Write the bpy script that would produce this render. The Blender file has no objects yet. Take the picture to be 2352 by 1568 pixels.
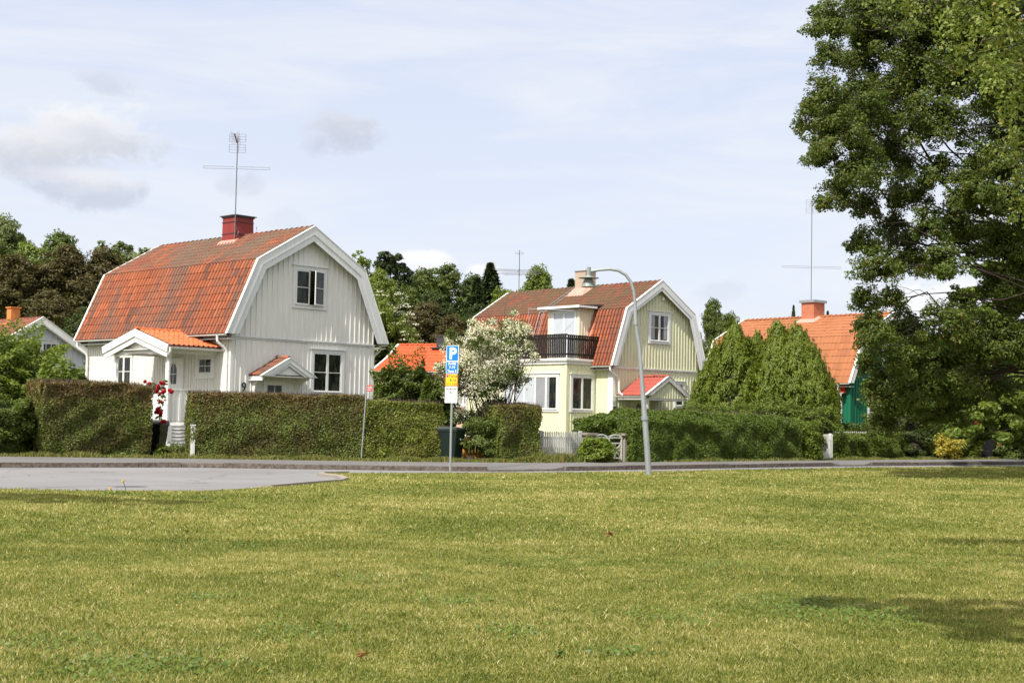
import bpy, bmesh, math, random
import numpy as np
from mathutils import Vector, Matrix
R = math.radians
rng = np.random.default_rng(7)
random.seed(7)
SC = bpy.context.scene
COL = SC.collection

# ------------------------------------------------------------------ camera
FPX, TH, RO, EYE = 3243.0, R(3.142), R(1.137), 1.5
fwd = Vector((0, math.cos(TH), math.sin(TH))); up0 = Vector((0, -math.sin(TH), math.cos(TH))); rt0 = Vector((1, 0, 0))
rt = rt0*math.cos(RO) + up0*math.sin(RO); up = up0*math.cos(RO) - rt0*math.sin(RO)
cd = bpy.data.cameras.new("camera"); cam = bpy.data.objects.new("camera", cd); COL.objects.link(cam)
M = Matrix((rt, up, -fwd)).transposed().to_4x4(); M.translation = Vector((0, 0, EYE)); cam.matrix_world = M
cd.sensor_width = 36; cd.lens = FPX/2352*36; cd.clip_start = 0.1; cd.clip_end = 3000
SC.camera = cam

# ------------------------------------------------------------------ world, sun, exposure
SUN_AZ = R(35.5); SUN_EL = R(50)          # the sun stands behind the camera, to its left
sdir = Vector((-math.sin(SUN_AZ)*math.cos(SUN_EL), -math.cos(SUN_AZ)*math.cos(SUN_EL), math.sin(SUN_EL)))
sl = bpy.data.lights.new("sun", 'SUN'); sl.energy = 4.9; sl.angle = R(0.53); sl.color = (1, .955, .88)
so = bpy.data.objects.new("sun", sl); COL.objects.link(so); so.rotation_euler = sdir.to_track_quat('Z', 'Y').to_euler()
SC.view_settings.view_transform = 'Standard'; SC.view_settings.look = 'None'
SC.view_settings.exposure = 0.3; SC.view_settings.gamma = 1.0

class NT:
    def __init__(s, nt): s.nt = nt
    def n(s, t, **k):
        nd = s.nt.nodes.new(t)
        for a, b in k.items():
            if a.startswith('i_'):
                key = a[2:]; key = int(key) if key.isdigit() else key.replace('_', ' ')
                nd.inputs[key].default_value = b
            else: setattr(nd, a, b)
        return nd
    def l(s, a, b): s.nt.links.new(a, b)
    def math(s, op, a, b=None, c=None):
        nd = s.nt.nodes.new('ShaderNodeMath'); nd.operation = op
        for i, v in enumerate((a, b, c)):
            if v is None: continue
            if isinstance(v, (int, float)): nd.inputs[i].default_value = v
            else: s.nt.links.new(v, nd.inputs[i])
        return nd.outputs[0]
    def mix(s, fac, a, b, mode='MIX'):
        nd = s.nt.nodes.new('ShaderNodeMix'); nd.data_type = 'RGBA'; nd.blend_type = mode
        for i, v in ((0, fac), (6, a), (7, b)):
            if isinstance(v, (int, float)): nd.inputs[i].default_value = v
            elif isinstance(v, tuple): nd.inputs[i].default_value = (*v[:3], 1)
            else: s.nt.links.new(v, nd.inputs[i])
        return nd.outputs[2]
    def ramp(s, fac, stops, interp='LINEAR'):
        nd = s.nt.nodes.new('ShaderNodeValToRGB'); cr = nd.color_ramp; cr.interpolation = interp
        while len(cr.elements) < len(stops): cr.elements.new(.5)
        for e, (p, c) in zip(cr.elements, stops):
            e.position = p; e.color = (*c[:3], 1) if isinstance(c, tuple) else (c, c, c, 1)
        s.nt.links.new(fac, nd.inputs[0]); return nd.outputs[0]
    def noise(s, vec, scale, detail=3, rough=.55, dist=0):
        nd = s.nt.nodes.new('ShaderNodeTexNoise'); nd.inputs['Scale'].default_value = scale
        nd.inputs['Detail'].default_value = detail; nd.inputs['Roughness'].default_value = rough; nd.inputs['Distortion'].default_value = dist
        if vec is not None: s.nt.links.new(vec, nd.inputs['Vector'])
        return nd.outputs[0]
    def mapping(s, vec, sc=(1, 1, 1), loc=(0, 0, 0), rot=(0, 0, 0)):
        nd = s.nt.nodes.new('ShaderNodeMapping'); nd.inputs['Scale'].default_value = sc
        nd.inputs['Location'].default_value = loc; nd.inputs['Rotation'].default_value = rot
        s.nt.links.new(vec, nd.inputs['Vector']); return nd.outputs[0]

W = bpy.data.worlds.new("World"); SC.world = W; W.use_nodes = True
w = NT(W.node_tree); W.node_tree.nodes.clear()
out = w.n('ShaderNodeOutputWorld'); bg = w.n('ShaderNodeBackground', i_Strength=0.1); w.l(bg.outputs[0], out.inputs[0])
sky = w.n('ShaderNodeTexSky'); sky.sky_type = 'NISHITA'; sky.sun_disc = False; sky.sun_elevation = SUN_EL
sky.sun_rotation = math.atan2(sdir.x, sdir.y)
sky.altitude = 50; sky.air_density = 1.0; sky.dust_density = 1.5; sky.ozone_density = 1.5
tc = w.n('ShaderNodeTexCoord'); gen = tc.outputs['Generated']
sep = w.n('ShaderNodeSeparateXYZ'); w.l(gen, sep.inputs[0])
az = w.math('ARCTAN2', sep.outputs[0], sep.outputs[1]); el = w.math('ARCSINE', sep.outputs[2])
# high thin cirrus veil: nearly white, a little brighter towards the sun
veil_noise = w.noise(w.mapping(gen, sc=(1.2, 1.2, 9), rot=(R(4), 0, 0)), 2.4, 6, .6, .8)
warm = w.n('ShaderNodeVectorMath', operation='DOT_PRODUCT'); w.l(gen, warm.inputs[0]); warm.inputs[1].default_value = sdir
glow = w.math('POWER', w.math('MAXIMUM', warm.outputs['Value'], 0.0), 3.0)
grad = w.ramp(w.math('DIVIDE', el, .5), [(0, (7.3, 7.6, 8.2)), (.22, (6.9, 7.35, 8.4)), (.6, (6.1, 6.65, 8.2)), (1, (6.1, 6.6, 8.0))])
veil = w.mix(w.math('MULTIPLY', w.ramp(veil_noise, [(.38, 0.0), (.62, 1.0)]), .95), grad, (7.6, 7.8, 8.3))
veil = w.mix(w.math('MULTIPLY', glow, .85), veil, (22.0, 21.0, 19.5))
col = w.mix(.86, sky.outputs[0], veil)
wn = w.noise(w.mapping(gen, sc=(1, 1, 1.5)), 34, 9, .68, .4)
wn2 = w.noise(w.mapping(gen, sc=(1, 1, 1.5), loc=(3, 1, 5)), 10, 4, .55, .2)
def dpx(x, y):
    c, s = math.cos(RO), math.sin(RO); x -= 1176; y -= 784
    v = rt0*((x*c + y*s)/FPX) + up0*(-(-x*s + y*c)/FPX) + fwd; v.normalize(); return math.atan2(v.x, v.y), math.asin(v.z)
def cloud(col, x, y, wx, wy, top, base, dens, edge=.8, soft=.55, split=.1):
    """a small cumulus: lit top, greyer base, ragged outline"""
    a0, e0 = dpx(x, y)
    u = w.math('DIVIDE', w.math('SUBTRACT', az, a0), wx/FPX); v = w.math('DIVIDE', w.math('SUBTRACT', el, e0), wy/FPX)
    r = w.math('SQRT', w.math('ADD', w.math('MULTIPLY', u, u), w.math('MULTIPLY', v, v)))
    q = w.math('ADD', r, w.math('MULTIPLY', w.math('SUBTRACT', wn, .5), 2.2*edge)); q = w.math('ADD', q, w.math('MULTIPLY', w.math('SUBTRACT', wn2, .5), 1.8*edge))
    def mr(val, a, b, c, d):
        m = w.n('ShaderNodeMapRange', interpolation_type='SMOOTHSTEP'); m.inputs[1].default_value = a; m.inputs[2].default_value = b; m.inputs[3].default_value = c; m.inputs[4].default_value = d; w.l(val, m.inputs[0]); return m.outputs[0]
    m = mr(q, 1.1, 1.1-soft, 0, dens); vv = w.math('ADD', v, w.math('MULTIPLY', w.math('SUBTRACT', wn, .5), 1.6))
    return w.mix(m, col, w.mix(mr(vv, split-.7, split+.7, 0, 1), base, top))
LAV = (5.1, 5.5, 6.5); WHT = (7.9, 7.9, 7.95); GR = (5.3, 5.55, 6.15)
col = cloud(col, 245, 188, 80, 36, (5.7, 6.1, 7.0), LAV, .7, .9, .8)
col = cloud(col, 170, 305, 160, 88, WHT, GR, .85, .95, .75, .05)
col = cloud(col, 20, 335, 135, 64, WHT, GR, .8, .95, .8, .2)
col = cloud(col, 215, 432, 105, 46, (7.2, 7.25, 7.4), (5.0, 5.4, 6.4), .85, .85, .7, .25)
col = cloud(col, 110, 415, 70, 28, (6.3, 6.3, 7.0), LAV, .6, .8, .8)
col = cloud(col, 800, 298, 85, 52, (6.0, 6.2, 6.8), (4.9, 5.25, 6.2), .9, .9, .7)
col = cloud(col, 720, 310, 42, 42, (6.0, 6.1, 6.9), LAV, .45, 1, .8)
col = cloud(col, 530, 425, 40, 26, LAV, LAV, .4, 1.2, .8)
col = cloud(col, 585, 430, 28, 26, LAV, LAV, .4, 1.2, .8)
col = cloud(col, 660, 505, 40, 26, LAV, LAV, .2, 1.2, .8)
col = cloud(col, 1650, 670, 60, 24, LAV, LAV, .3, 1.0, .9)
col = cloud(col, 970, 600, 85, 32, (8.6, 8.6, 8.6), (7.6, 7.7, 8.0), .95, .5, .5)
col = cloud(col, 1110, 625, 50, 22, (8.4, 8.4, 8.6), (7.6, 7.7, 8.0), .8, .5, .5)
col = cloud(col, 2160, 700, 170, 60, (8.2, 8.2, 8.3), (7.8, 7.9, 8.1), .9)
w.l(col, bg.inputs[0])

# ------------------------------------------------------------------ image -> world helpers (to set things down where they stand)
def ray(x, y):
    c, s = math.cos(RO), math.sin(RO); x -= 1176; y -= 784
    return rt0*((x*c + y*s)/FPX) - up0*((-x*s + y*c)/FPX) + fwd
def G(x, y, z=0.0):
    d = ray(x, y); t = (z - EYE)/d.z; return Vector((d.x*t, d.y*t, z))
def AT(x, y, Y):
    d = ray(x, y)*(Y/ray(x, y).y); return Vector((d.x, d.y, d.z + EYE))

# ------------------------------------------------------------------ object helpers
def tag(o, label=None, cat=None, group=None, kind=None):
    if label: o['label'] = label
    if cat: o['category'] = cat
    if group: o['group'] = group
    if kind: o['kind'] = kind
    return o
def empty(name, loc, rz=0, label=None, cat=None, group=None):
    o = bpy.data.objects.new(name, None); COL.objects.link(o); o.location = loc; o.rotation_euler = (0, 0, rz); o.empty_display_size = .3
    return tag(o, label, cat, group)
class Fr:      # wall frame: s along the wall, z up, d outwards
    def __init__(f, o, t, n): f.o = Vector(o); f.t = Vector(t); f.n = Vector(n)
    def p(f, s, z, d): return f.o + f.t*s + f.n*d + Vector((0, 0, z))
class MB:
    def __init__(s): s.v = []; s.f = []; s.m = []; s.r = []; s.cur = 0; s.rnd = 0.0
    def add(s, vs, fs):
        b = len(s.v); s.v += [tuple(v) for v in vs]
        for f in fs: s.f.append(tuple(b+i for i in f)); s.m.append(s.cur); s.r.append(s.rnd)
    def hexa(s, p):   # 8 points: bottom ring 0-3, top ring 4-7
        s.add(p, [(3, 2, 1, 0), (4, 5, 6, 7), (0, 1, 5, 4), (1, 2, 6, 5), (2, 3, 7, 6), (3, 0, 4, 7)])
    def box(s, x0, x1, y0, y1, z0, z1):
        s.hexa([(x0, y0, z0), (x1, y0, z0), (x1, y1, z0), (x0, y1, z0), (x0, y0, z1), (x1, y0, z1), (x1, y1, z1), (x0, y1, z1)]); return s
    def fb(s, F, s0, s1, z0, z1, d0, d1, ztop2=None):
        z1b = z1 if ztop2 is None else ztop2
        s.hexa([F.p(s0, z0, d0), F.p(s1, z0, d0), F.p(s1, z0, d1), F.p(s0, z0, d1), F.p(s0, z1, d0), F.p(s1, z1b, d0), F.p(s1, z1b, d1), F.p(s0, z1, d1)]); return s
    def prism(s, pts, ext):   # polygon pts (3d) extruded by ext
        n = len(pts); e = Vector(ext); P = [Vector(p) for p in pts]
        s.add(P + [p+e for p in P], [tuple(range(n))[::-1], tuple(range(n, 2*n))] + [(i, (i+1) % n, n+(i+1) % n, n+i) for i in range(n)]); return s
    def tube(s, pts, r, seg=8, cap=True):
        P = [Vector(p) for p in pts]; n = len(P); rs = r if isinstance(r, (list, tuple)) else [r]*n
        vs = []; prev = None
        for i in range(n):
            t = (P[min(i+1, n-1)]-P[max(i-1, 0)]).normalized()
            if prev is None:
                a = Vector((0, 0, 1)) if abs(t.z) < .9 else Vector((1, 0, 0)); x = t.cross(a).normalized()
            else: x = (prev - t*prev.dot(t)).normalized()
            prev = x; y = t.cross(x)
            vs += [P[i] + (x*math.cos(2*math.pi*k/seg) + y*math.sin(2*math.pi*k/seg))*rs[i] for k in range(seg)]
        fs = [(i*seg+k, i*seg+(k+1) % seg, (i+1)*seg+(k+1) % seg, (i+1)*seg+k) for i in range(n-1) for k in range(seg)]
        if cap: fs += [tuple(range(seg))[::-1], tuple(range((n-1)*seg, n*seg))]
        s.add(vs, fs); return s
    def lathe(s, c, prof, seg=20):
        c = Vector(c); vs = []
        for (r, z) in prof: vs += [c + Vector((r*math.cos(2*math.pi*k/seg), r*math.sin(2*math.pi*k/seg), z)) for k in range(seg)]
        n = len(prof)
        fs = [(i*seg+k, i*seg+(k+1) % seg, (i+1)*seg+(k+1) % seg, (i+1)*seg+k) for i in range(n-1) for k in range(seg)]
        fs += [tuple(range(seg))[::-1], tuple(range((n-1)*seg, n*seg))]
        s.add(vs, fs); return s
    def build(s, name, mats, parent=None, smooth=False, norm=True):
        me = bpy.data.meshes.new(name); me.from_pydata(s.v, [], s.f)
        mats = mats if isinstance(mats, (list, tuple)) else [mats]
        for m in mats: me.materials.append(m)
        if len(mats) > 1: me.polygons.foreach_set('material_index', s.m)
        if any(s.r): a = me.attributes.new('rnd', 'FLOAT', 'FACE'); a.data.foreach_set('value', s.r)
        if norm:
            bm = bmesh.new(); bm.from_mesh(me); bmesh.ops.recalc_face_normals(bm, faces=bm.faces); bm.to_mesh(me); bm.free()
        if smooth: me.polygons.foreach_set('use_smooth', [True]*len(me.polygons))
        me.update(); o = bpy.data.objects.new(name, me); COL.objects.link(o)
        if parent: o.parent = parent
        return o
def mesh_np(name, V, nper, mat, parent=None, rnd=None, link=True):
    """V: (N*nper,3) vertices, one polygon per nper vertices"""
    V = np.ascontiguousarray(V, dtype=np.float32); n = len(V)//nper
    me = bpy.data.meshes.new(name); me.vertices.add(len(V)); me.vertices.foreach_set('co', V.ravel())
    me.loops.add(len(V)); me.loops.foreach_set('vertex_index', np.arange(len(V), dtype=np.int32))
    me.polygons.add(n); me.polygons.foreach_set('loop_start', np.arange(0, len(V), nper, dtype=np.int32))
    try: me.polygons.foreach_set('loop_total', np.full(n, nper, dtype=np.int32))
    except Exception: pass
    if mat: me.materials.append(mat)
    if rnd is not None: a = me.attributes.new('rnd', 'FLOAT', 'FACE'); a.data.foreach_set('value', np.ascontiguousarray(rnd, dtype=np.float32))
    me.update(); me.validate()
    o = bpy.data.objects.new(name, me)
    if link: COL.objects.link(o)
    if parent: o.parent = parent
    return o

# ------------------------------------------------------------------ materials
MATS = {}
def mat(name, base, rough=.6, spec=.4, metal=0, build=None):
    m = bpy.data.materials.new(name); m.use_nodes = True; t = NT(m.node_tree); b = m.node_tree.nodes['Principled BSDF']
    b.inputs['Base Color'].default_value = (*base, 1); b.inputs['Roughness'].default_value = rough
    b.inputs['Specular IOR Level'].default_value = spec; b.inputs['Metallic'].default_value = metal
    tcn = t.n('ShaderNodeTexCoord'); oc = tcn.outputs['Object']
    if build: build(t, b, oc)
    else:
        n1 = t.noise(oc, 1.7, 5, .6); n2 = t.noise(oc, 23, 3, .6)
        f = t.math('ADD', t.math('MULTIPLY', n1, .6), t.math('MULTIPLY', n2, .4))
        c = t.mix(t.ramp(f, [(.3, 0.0), (.7, 1.0)]), tuple(x*.82 for x in base), tuple(min(1, x*1.1) for x in base)); t.l(c, b.inputs['Base Color'])
    MATS[name] = m; return m
def bump(t, b, h, strength=.3, dist=.02):
    bn = t.n('ShaderNodeBump', i_Strength=strength, i_Distance=dist); t.l(h, bn.inputs['Height']); t.l(bn.outputs[0], b.inputs['Normal'])
def paint(base, dirt=(.42, .40, .33), amt=.28, streak=1.0):
    def f(t, b, oc):
        n1 = t.noise(t.mapping(oc, sc=(5, 5, .5)), 1.6, 5, .65); n2 = t.noise(oc, .55, 3, .5); n3 = t.noise(t.mapping(oc, sc=(30, 30, 2)), 1, 3, .5)
        m = t.math('MULTIPLY', t.ramp(n1, [(.42, 0.0), (.8, 1.0)]), amt*streak)
        c = t.mix(m, base, dirt); c = t.mix(t.math('MULTIPLY', t.ramp(n2, [(.4, 0.0), (.75, 1.0)]), amt*.6), c, dirt)
        t.l(c, b.inputs['Base Color']); bump(t, b, n3, .15, .004)
    return f
mat('white_wood', (.74, .73, .69), .55, .3, build=paint((.78, .77, .735)))
mat('white_wall', (.72, .70, .65), .6, .25, build=paint((.73, .715, .665), (.45, .42, .34), .3))
mat('grey_white', (.6, .61, .60), .5, .3, build=paint((.71, .715, .71), (.42, .44, .42), .4))
mat('weathered_white', (.55, .55, .5), .7, .2, build=paint((.62, .62, .58), (.25, .25, .21), .75))
mat('yellow_wall', (.6, .6, .36), .6, .25, build=paint((.72, .71, .48), (.45, .44, .28), .3))
mat('cream_wood', (.7, .68, .52), .6, .25, build=paint((.74, .70, .53), (.5, .48, .35), .25))
mat('green_wall', (.015, .17, .1), .6, .3, build=paint((.006, .13, .065), (.01, .09, .05), .5))
mat('red_paint', (.45, .04, .03), .55, .3, build=paint((.5, .035, .025), (.25, .04, .03), .4))
mat('chimney_red', (.3, .03, .02), .5, .35, build=paint((.25, .030, .022), (.12, .028, .022), .55))
mat('pink_plaster', (.62, .42, .32), .8, .2)
mat('beige_plaster', (.42, .33, .25), .85, .15)
mat('grey_blue_wall', (.5, .52, .55), .6, .25, build=paint((.55, .57, .60), (.4, .4, .4), .3))
mat('flashing_pink', (.6, .27, .21), .45, .4)
mat('black_wood', (.018, .015, .013), .6, .3)
mat('dark_metal', (.05, .05, .055), .45, .4, .3)
mat('dark_cap', (.09, .07, .07), .5, .4, .3)
mat('galv', (.36, .38, .39), .42, .5, .55)
mat('lamp_green', (.24, .27, .25), .5, .4, .2)
mat('antenna_metal', (.16, .16, .155), .5, .4, .3)
mat('plinth', (.35, .34, .32), .9, .15)
mat('plastic_black', (.007, .007, .008), .4, .4)
mat('plastic_green', (.006, .015, .012), .42, .4)
mat('plastic_brown', (.06, .022, .016), .45, .4)
mat('rubber', (.02, .02, .02), .8, .2)
mat('yellow_wood', (.55, .27, .05), .7, .2, build=paint((.6, .29, .05), (.3, .15, .04), .5))
mat('soffit', (.6, .6, .56), .7, .2)
mat('blind', (.47, .50, .54), .18, .5)
mat('curtain', (.28, .29, .31), .15, .5)
def glassf(t, b, oc):
    n = t.noise(t.mapping(oc, sc=(3, 3, 1.2)), 1.5, 3, .6)
    t.l(t.mix(t.ramp(n, [(.45, 0.0), (.7, 1.0)]), (.008, .010, .009), (.045, .055, .028)), b.inputs['Base Color'])  # green patches: reflected foliage painted into the pane colour
    bump(t, b, t.noise(oc, 1.3, 2), .05, .02)
mat('glass', (.015, .017, .017), .06, .32, build=glassf)
def interiorf(t, b, oc): pass
mat('sign_blue', (.0, .17, .62), .35, .4, build=interiorf); mat('sign_white', (.78, .78, .77), .4, .4, build=interiorf)
mat('sign_yellow', (.85, .52, .01), .4, .4, build=interiorf); mat('sign_red', (.62, .05, .03), .4, .4, build=interiorf)
mat('sign_ink', (.03, .03, .035), .5, .3, build=interiorf); mat('sign_grey', (.3, .31, .32), .5, .3, build=interiorf)
mat('ban_blue', (.09, .07, .5), .4, .4, build=interiorf)
def tilef(cols, moss, mosscol, streakpos=None, mscale=.35):
    def f(t, b, oc):
        at = t.n('ShaderNodeAttribute', attribute_name='rnd'); r = at.outputs['Fac']
        c = t.ramp(r, [(i/(len(cols)-1), k) for i, k in enumerate(cols)])
        n = t.noise(oc, mscale, 3, .6); n2 = t.noise(oc, 6, 4, .65)
        q = t.math('ADD', t.math('ADD', n, t.math('MULTIPLY', n2, .35)), t.math('MULTIPLY', r, .12))
        if streakpos:   # an aged patch running down the roof below the chimney
            sx = t.n('ShaderNodeSeparateXYZ'); t.l(oc, sx.inputs[0])
            d = t.math('ABSOLUTE', t.math('SUBTRACT', t.math('ADD', sx.outputs[1], t.math('MULTIPLY', n2, 1.2)), streakpos))
            q = t.math('ADD', q, t.math('MULTIPLY', t.math('MAXIMUM', t.math('SUBTRACT', .75, d), 0.0), .38))
        m = t.math('MULTIPLY', t.ramp(q, [(moss, 0.0), (moss+.25, 1.0)]), .8)
        c = t.mix(m, c, mosscol); c = t.mix(t.math('MULTIPLY', t.ramp(n2, [(.5, 0.0), (.75, 1.0)]), .35), c, (.10, .055, .04))
        t.l(c, b.inputs['Base Color']); bump(t, b, n2, .25, .01)
    return f
mat('tile_aged', (.5, .13, .05), .75, .2, build=tilef([(.385, .112, .046), (.33, .09, .036), (.41, .125, .052), (.30, .082, .034), (.35, .10, .04), (.23, .07, .036), (.13, .06, .045)], .64, (.15, .105, .08), 5.6))
mat('tile_upper', (.4, .1, .05), .75, .2, build=tilef([(.26, .078, .04), (.33, .095, .042), (.20, .064, .038), (.25, .072, .037), (.15, .06, .043), (.11, .06, .05)], .56, (.15, .11, .075), 5.4))
mat('tile_new', (.7, .2, .06), .65, .25, build=tilef([(.50, .14, .048), (.55, .16, .055), (.45, .12, .042)], .9, (.3, .12, .06)))
mat('tile_two_low', (.5, .12, .05), .7, .2, build=tilef([(.38, .105, .042), (.42, .12, .048), (.32, .088, .036), (.36, .10, .04), (.21, .07, .04)], .62, (.2, .09, .06)))
mat('tile_two_up', (.3, .1, .06), .75, .2, build=tilef([(.20, .062, .04), (.27, .075, .04), (.16, .055, .04), (.14, .06, .045), (.12, .06, .04)], .54, (.12, .095, .05), None, .5))
mat('tile_three', (.5, .2, .09), .7, .2, build=tilef([(.31, .118, .05), (.34, .128, .054), (.285, .105, .045)], .95, (.3, .16, .09)))
mat('tile_orange', (.8, .12, .03), .6, .25, build=tilef([(.52, .085, .028), (.56, .095, .03)], .95, (.4, .1, .04)))
mat('tile_old_far', (.3, .09, .06), .75, .2, build=tilef([(.34, .10, .06), (.27, .085, .055), (.2, .07, .05)], .6, (.14, .08, .06)))
mat('tile_valley_shade', (.095, .037, .026), .9, .1)  # shade between the tile rolls, put into the colour
mat('sheet_red', (.55, .10, .07), .5, .3, build=tilef([(.33, .075, .055), (.36, .083, .06)], .95, (.4, .1, .07)))
def brickf(t, b, oc):
    br = t.n('ShaderNodeTexBrick'); br.inputs['Scale'].default_value = 1; br.inputs['Brick Width'].default_value = .26; br.inputs['Row Height'].default_value = .075; br.inputs['Mortar Size'].default_value = .006
    br.inputs['Color1'].default_value = (.38, .10, .045, 1); br.inputs['Color2'].default_value = (.46, .14, .06, 1); br.inputs['Mortar'].default_value = (.4, .3, .24, 1)
    sx = t.n('ShaderNodeSeparateXYZ'); t.l(oc, sx.inputs[0]); cb = t.n('ShaderNodeCombineXYZ')
    t.l(t.math('ADD', sx.outputs[0], sx.outputs[1]), cb.inputs[0]); t.l(sx.outputs[2], cb.inputs[1]); t.l(cb.outputs[0], br.inputs['Vector']); t.l(br.outputs[0], b.inputs['Base Color'])
mat('brick', (.4, .12, .05), .85, .15, build=brickf)
mat('orange_plaster', (.6, .22, .07), .85, .15)
def asph(base, s=1.0):
    def f(t, b, oc):
        n = t.noise(oc, .35, 4, .6); n2 = t.noise(oc, 60, 3, .7); n3 = t.noise(t.mapping(oc, sc=(.15, 1.2, 1), rot=(0, 0, R(-25))), 1, 4, .6)
        c = t.mix(t.ramp(n, [(.35, 0.0), (.65, 1.0)]), tuple(x*.86 for x in base), tuple(x*1.1 for x in base))
        c = t.mix(t.math('MULTIPLY', t.ramp(n3, [(.5, 0.0), (.62, 1.0)]), .3), c, tuple(x*.7 for x in base))
        c = t.mix(t.math('MULTIPLY', t.ramp(n2, [(.35, 0.0), (.7, 1.0)]), .35), c, tuple(x*1.35 for x in base))
        vo = t.n('ShaderNodeTexVoronoi', feature='DISTANCE_TO_EDGE'); vo.inputs['Scale'].default_value = .22; dn = t.n('ShaderNodeTexNoise'); dn.inputs['Scale'].default_value = 1.1; dn.inputs['Detail'].default_value = 5; t.l(oc, dn.inputs['Vector'])
        va = t.n('ShaderNodeVectorMath', operation='ADD'); vs_ = t.n('ShaderNodeVectorMath', operation='SCALE'); vs_.inputs['Scale'].default_value = 1.6; t.l(dn.outputs['Color'], vs_.inputs[0]); t.l(oc, va.inputs[0]); t.l(vs_.outputs[0], va.inputs[1]); t.l(va.outputs[0], vo.inputs['Vector'])
        c = t.mix(t.ramp(vo.outputs['Distance'], [(.0, .7), (.006, 0.0)]), c, (.04, .038, .036))
        c = t.mix(t.ramp(t.noise(oc, 5, 3, .6), [(.64, 0.0), (.72, .5)]), c, tuple(x*.6 for x in base))
        t.l(c, b.inputs['Base Color']); bump(t, b, n2, .4, .006)
    return f
mat('asphalt', (.2, .195, .19), .85, .2, build=asph((.20, .193, .19)))
mat('pavement', (.2, .19, .18), .88, .2, build=asph((.15, .142, .136)))
def granitef(t, b, oc):
    n = t.noise(oc, 9, 5, .7); n2 = t.noise(oc, 1.2, 3, .6)
    c = t.mix(t.ramp(n, [(.35, 0.0), (.65, 1.0)]), (.06, .05, .042), (.19, .16, .135)); c = t.mix(t.ramp(n2, [(.45, 0.0), (.7, .6)]), c, (.10, .075, .06))
    t.l(c, b.inputs['Base Color']); bump(t, b, n, .8, .03)
mat('granite', (.2, .18, .16), .9, .2, build=granitef)
mat('pillar_stone', (.27, .24, .20), .9, .15)
def lawnf(t, b, oc):
    n = t.noise(oc, .28, 4, .6, .3); n2 = t.noise(oc, 2.2, 5, .65); n3 = t.noise(oc, 45, 3, .7)
    c = t.ramp(t.math('ADD', t.math('MULTIPLY', n, .55), t.math('MULTIPLY', n2, .45)), [(.36, (.12, .145, .025)), (.47, (.18, .19, .04)), (.56, (.26, .24, .065)), (.66, (.34, .28, .10))])
    c = t.mix(t.ramp(n3, [(.35, .55), (.6, 0.0)]), c, (.07, .075, .02))
    t.l(c, b.inputs['Base Color']); bump(t, b, n3, .8, .04)
mat('lawn', (.1, .12, .03), .95, .05, build=lawnf)
def soilf(t, b, oc):
    n = t.noise(oc, 1.3, 5, .65); t.l(t.ramp(n, [(.35, (.035, .045, .012)), (.5, (.06, .07, .02)), (.65, (.12, .09, .05))]), b.inputs['Base Color']); bump(t, b, n, .8, .05)
mat('garden_soil', (.07, .07, .03), .95, .05, build=soilf)
mat('bark', (.05, .04, .03), .95, .1, build=lambda t, b, oc: (t.l(t.mix(t.noise(t.mapping(oc, sc=(6, 6, 1)), 2, 5, .7), (.016, .013, .010), (.06, .048, .038)), b.inputs['Base Color'])))
mat('birch_bark', (.3, .28, .25), .9, .1)

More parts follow.
